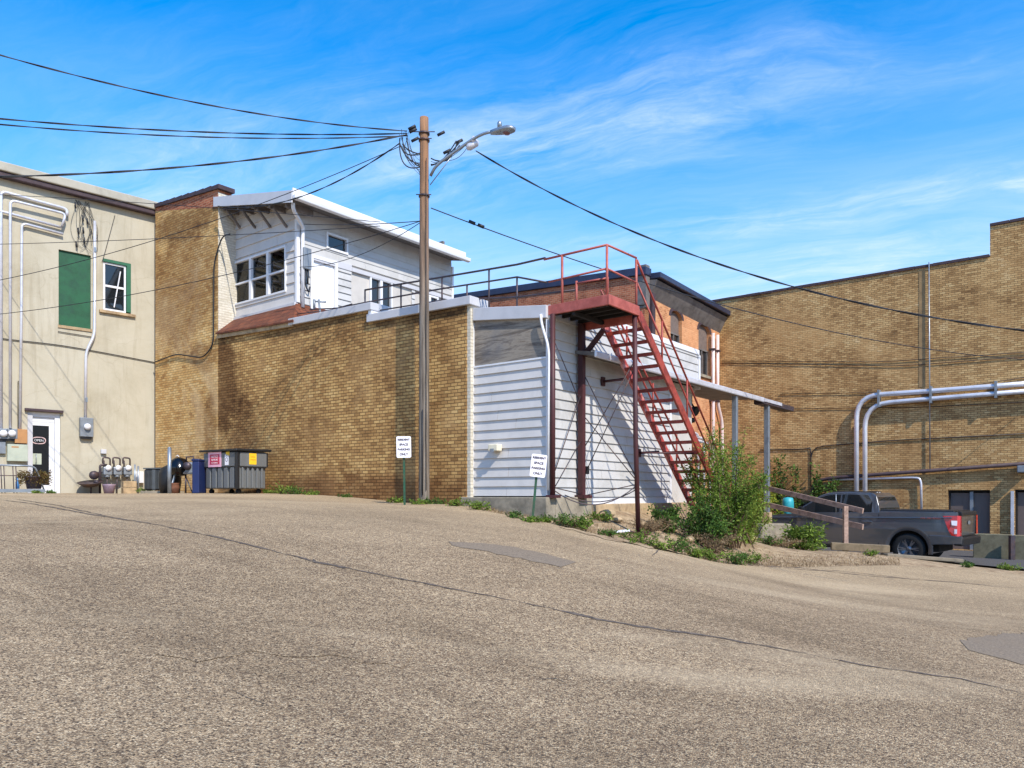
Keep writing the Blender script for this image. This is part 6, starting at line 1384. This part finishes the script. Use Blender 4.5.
for i, (px, py, Y, hh, lb) in enumerate(weeds):
    q = gl(px, Y, py); shrub(q, hh*.9, hh*.85+.05, 9, int(180+800*hh), [l_bush, l_dark, l_bush][i % 3], lb, 100+i, name='weed_clump', cat='weeds', L=.065, w=.026, group='weeds along the walls and road edge', spread=1.3)
# dry brush
for (px, Y, hh, lb) in ((712, 16.9, .5, 'pale dry brush under the big bush'), (650, 16.6, .25, 'pale dry stalks by the small round shrub'), (778, 20.4, .25, 'dry grass by the footing block')):
    q = gl(px, Y); shrub(q, hh, .7, 30, 900, l_dry, lb, int(px), name='dry_brush', cat='dry grass', L=.1, w=.012)
# grass stuff: fine litter on bank
mb = MB(); rr = random.Random(12)
for i in range(5200):
    px = rr.uniform(470, 900); e = np.interp(px, [p[0] for p in EDGE], [p[2] for p in EDGE]); Yv = e+.12+abs(rr.gauss(0, .9)); q = Vector(((px-512)/FPX*Yv, Yv, 0)); 
    if px > 800 and Yv > 20.5: continue
    q.z = H(q.x, q.y)-.045; leaf(mb, q, Vector((rr.gauss(0,.5), rr.gauss(0,.5), 1)), rr.uniform(.03,.1), .012, rr)
o = mb.build('ground_cover', l_dry, None, recalc=False, loc=(0,0,0)); o['kind'] = 'stuff'; o['label'] = 'dry grass blades and litter on the sandy bank'; 
# planter plants
q = Vector(pot['_loc'])+Vector((0,0,.34)); lv = MB(); rr = random.Random(5)
for i in range(700):
    a = rr.uniform(0, 6.28); r = .33*math.sqrt(rr.random()); p = q+Vector((math.cos(a)*r*1.3, math.sin(a)*r, rr.uniform(-.12,.2)-(r*.5)*rr.random())); leaf(lv, p, Vector((math.cos(a), math.sin(a), rr.gauss(.1,.7))), .09, .03, rr)
lv.build('foliage', leafmat('red_green_leaf', (96,64,40), (110,104,52), (150,120,80)), pot, recalc=False)

# ================================================================== sky, sun, camera
Lsun = (D1*-.669+D2*-.238+Vector((0,0,.706))).normalized()
sun = bpy.data.lights.new('sun', 'SUN'); sun.energy = SUN_E; sun.angle = math.radians(.55); sun.color = (1, .93, .82)
so = bpy.data.objects.new('sun', sun); COL.objects.link(so); so.rotation_euler = Lsun.to_track_quat('Z', 'Y').to_euler(); so.location = (0, 0, 40)
w = bpy.data.worlds.new('World'); S.world = w; w.use_nodes = True; nt = w.node_tree; nt.nodes.clear()
class WT(NT):
    def __init__(s): s.t = nt
t = WT(); out = t.n('ShaderNodeOutputWorld'); bg = t.n('ShaderNodeBackground'); t.l(bg.outputs[0], out.inputs[0])
sky = t.n('ShaderNodeTexSky', sky_type='NISHITA'); sky.sun_disc = False; sky.sun_elevation = math.asin(Lsun.z); sky.sun_rotation = math.atan2(Lsun.x, Lsun.y); sky.air_density = 1.0; sky.dust_density = .3; sky.ozone_density = 2.5; sky.altitude = 200
hs = t.n('ShaderNodeHueSaturation'); hs.inputs['Saturation'].default_value = SKY_SAT; hs.inputs['Value'].default_value = 1.0; hs.inputs['Hue'].default_value = .5; t.l(sky.outputs[0], hs.inputs['Color'])
tc = t.n('ShaderNodeTexCoord'); sp = t.n('ShaderNodeSeparateXYZ'); t.l(tc.outputs['Generated'], sp.inputs[0])
den = t.math('ADD', t.math('MAXIMUM', sp.outputs[2], 0.0), .12); cx_ = t.math('DIVIDE', sp.outputs[0], den); cy_ = t.math('DIVIDE', sp.outputs[1], den)
cv = t.n('ShaderNodeCombineXYZ'); t.l(cx_, cv.inputs[0]); t.l(cy_, cv.inputs[1])
rv = t.mapv(cv.outputs[0], rot=(0, 0, math.radians(24)))
nz = t.n('ShaderNodeTexNoise'); nz.inputs['Scale'].default_value = 2.2; nz.inputs['Detail'].default_value = 5; t.l(rv, nz.inputs['Vector'])
wp = t.n('ShaderNodeVectorMath', operation='MULTIPLY_ADD'); wp.inputs[1].default_value = (.35, .22, 0); t.l(nz.outputs['Color'], wp.inputs[0]); t.l(rv, wp.inputs[2])
n1 = t.noise(t.mapv(wp.outputs[0], (1.0, 4.2, 1), loc=CL1), 1.6, 10, .66, .4)
n2 = t.noise(t.mapv(wp.outputs[0], (2.5, 5, 1), loc=(4, 2, 0)), 3.0, 8, .7, .8)
ws = t.n('ShaderNodeSeparateXYZ'); t.l(wp.outputs[0], ws.inputs[0])
def blob(u, v, ru, rv_, amt):
    a = t.math('DIVIDE', t.math('SUBTRACT', ws.outputs[0], u+.17), ru); b = t.math('DIVIDE', t.math('SUBTRACT', ws.outputs[1], v+.11), rv_)
    r = t.math('ADD', t.math('MULTIPLY', a, a), t.math('MULTIPLY', b, b)); return t.math('MULTIPLY', t.math('POWER', 2.718, t.math('MULTIPLY', r, -1)), amt)
m = None
for bl in CLOUDS:
    q = blob(*bl); m = q if m is None else t.math('MAXIMUM', m, q)
body = t.ramp(n1, [(.36, g(0)), (.66, g(1))]); fine_ = t.ramp(n2, [(.3, g(.45)), (.65, g(1))])
f = t.math('MULTIPLY', t.math('MULTIPLY', body, fine_), t.math('ADD', m, .07))
hor = t.ramp(sp.outputs[2], [(.0, g(.8)), (.2, g(.55)), (.32, g(.18)), (.42, g(0))])
hv = t.ramp(sp.outputs[2], [(.0, g(.9)), (.2, g(.72)), (.36, g(.25)), (.5, g(0))]); base = t.mix(hv, hs.outputs[0], HAZE)
ff = t.math('MAXIMUM', f, t.math('MULTIPLY', hor, t.ramp(n1, [(.35, g(.0)), (.62, g(1))])))
mx = t.mix(ff, base, CLOUD)
t.l(mx, bg.inputs[0]); bg.inputs[1].default_value = SKY_STR
cam = bpy.data.cameras.new('camera'); co = bpy.data.objects.new('camera', cam); COL.objects.link(co); S.camera = co
co.location = (0, 0, 0); co.rotation_euler = (math.pi/2, 0, 0); cam.sensor_width = 36; cam.lens = FPX/1024*36; cam.shift_y = (CY-384)/1024; cam.clip_end = 4000; cam.clip_start = .05
S.view_settings.view_transform = 'Standard'; S.view_settings.look = 'None'; S.view_settings.exposure = EXPO; S.view_settings.gamma = 1
S.render.engine = 'CYCLES'; S.cycles.max_bounces = 6; S.cycles.transparent_max_bounces = 12
for o in bpy.data.objects:
    if '_loc' in o: del o['_loc']
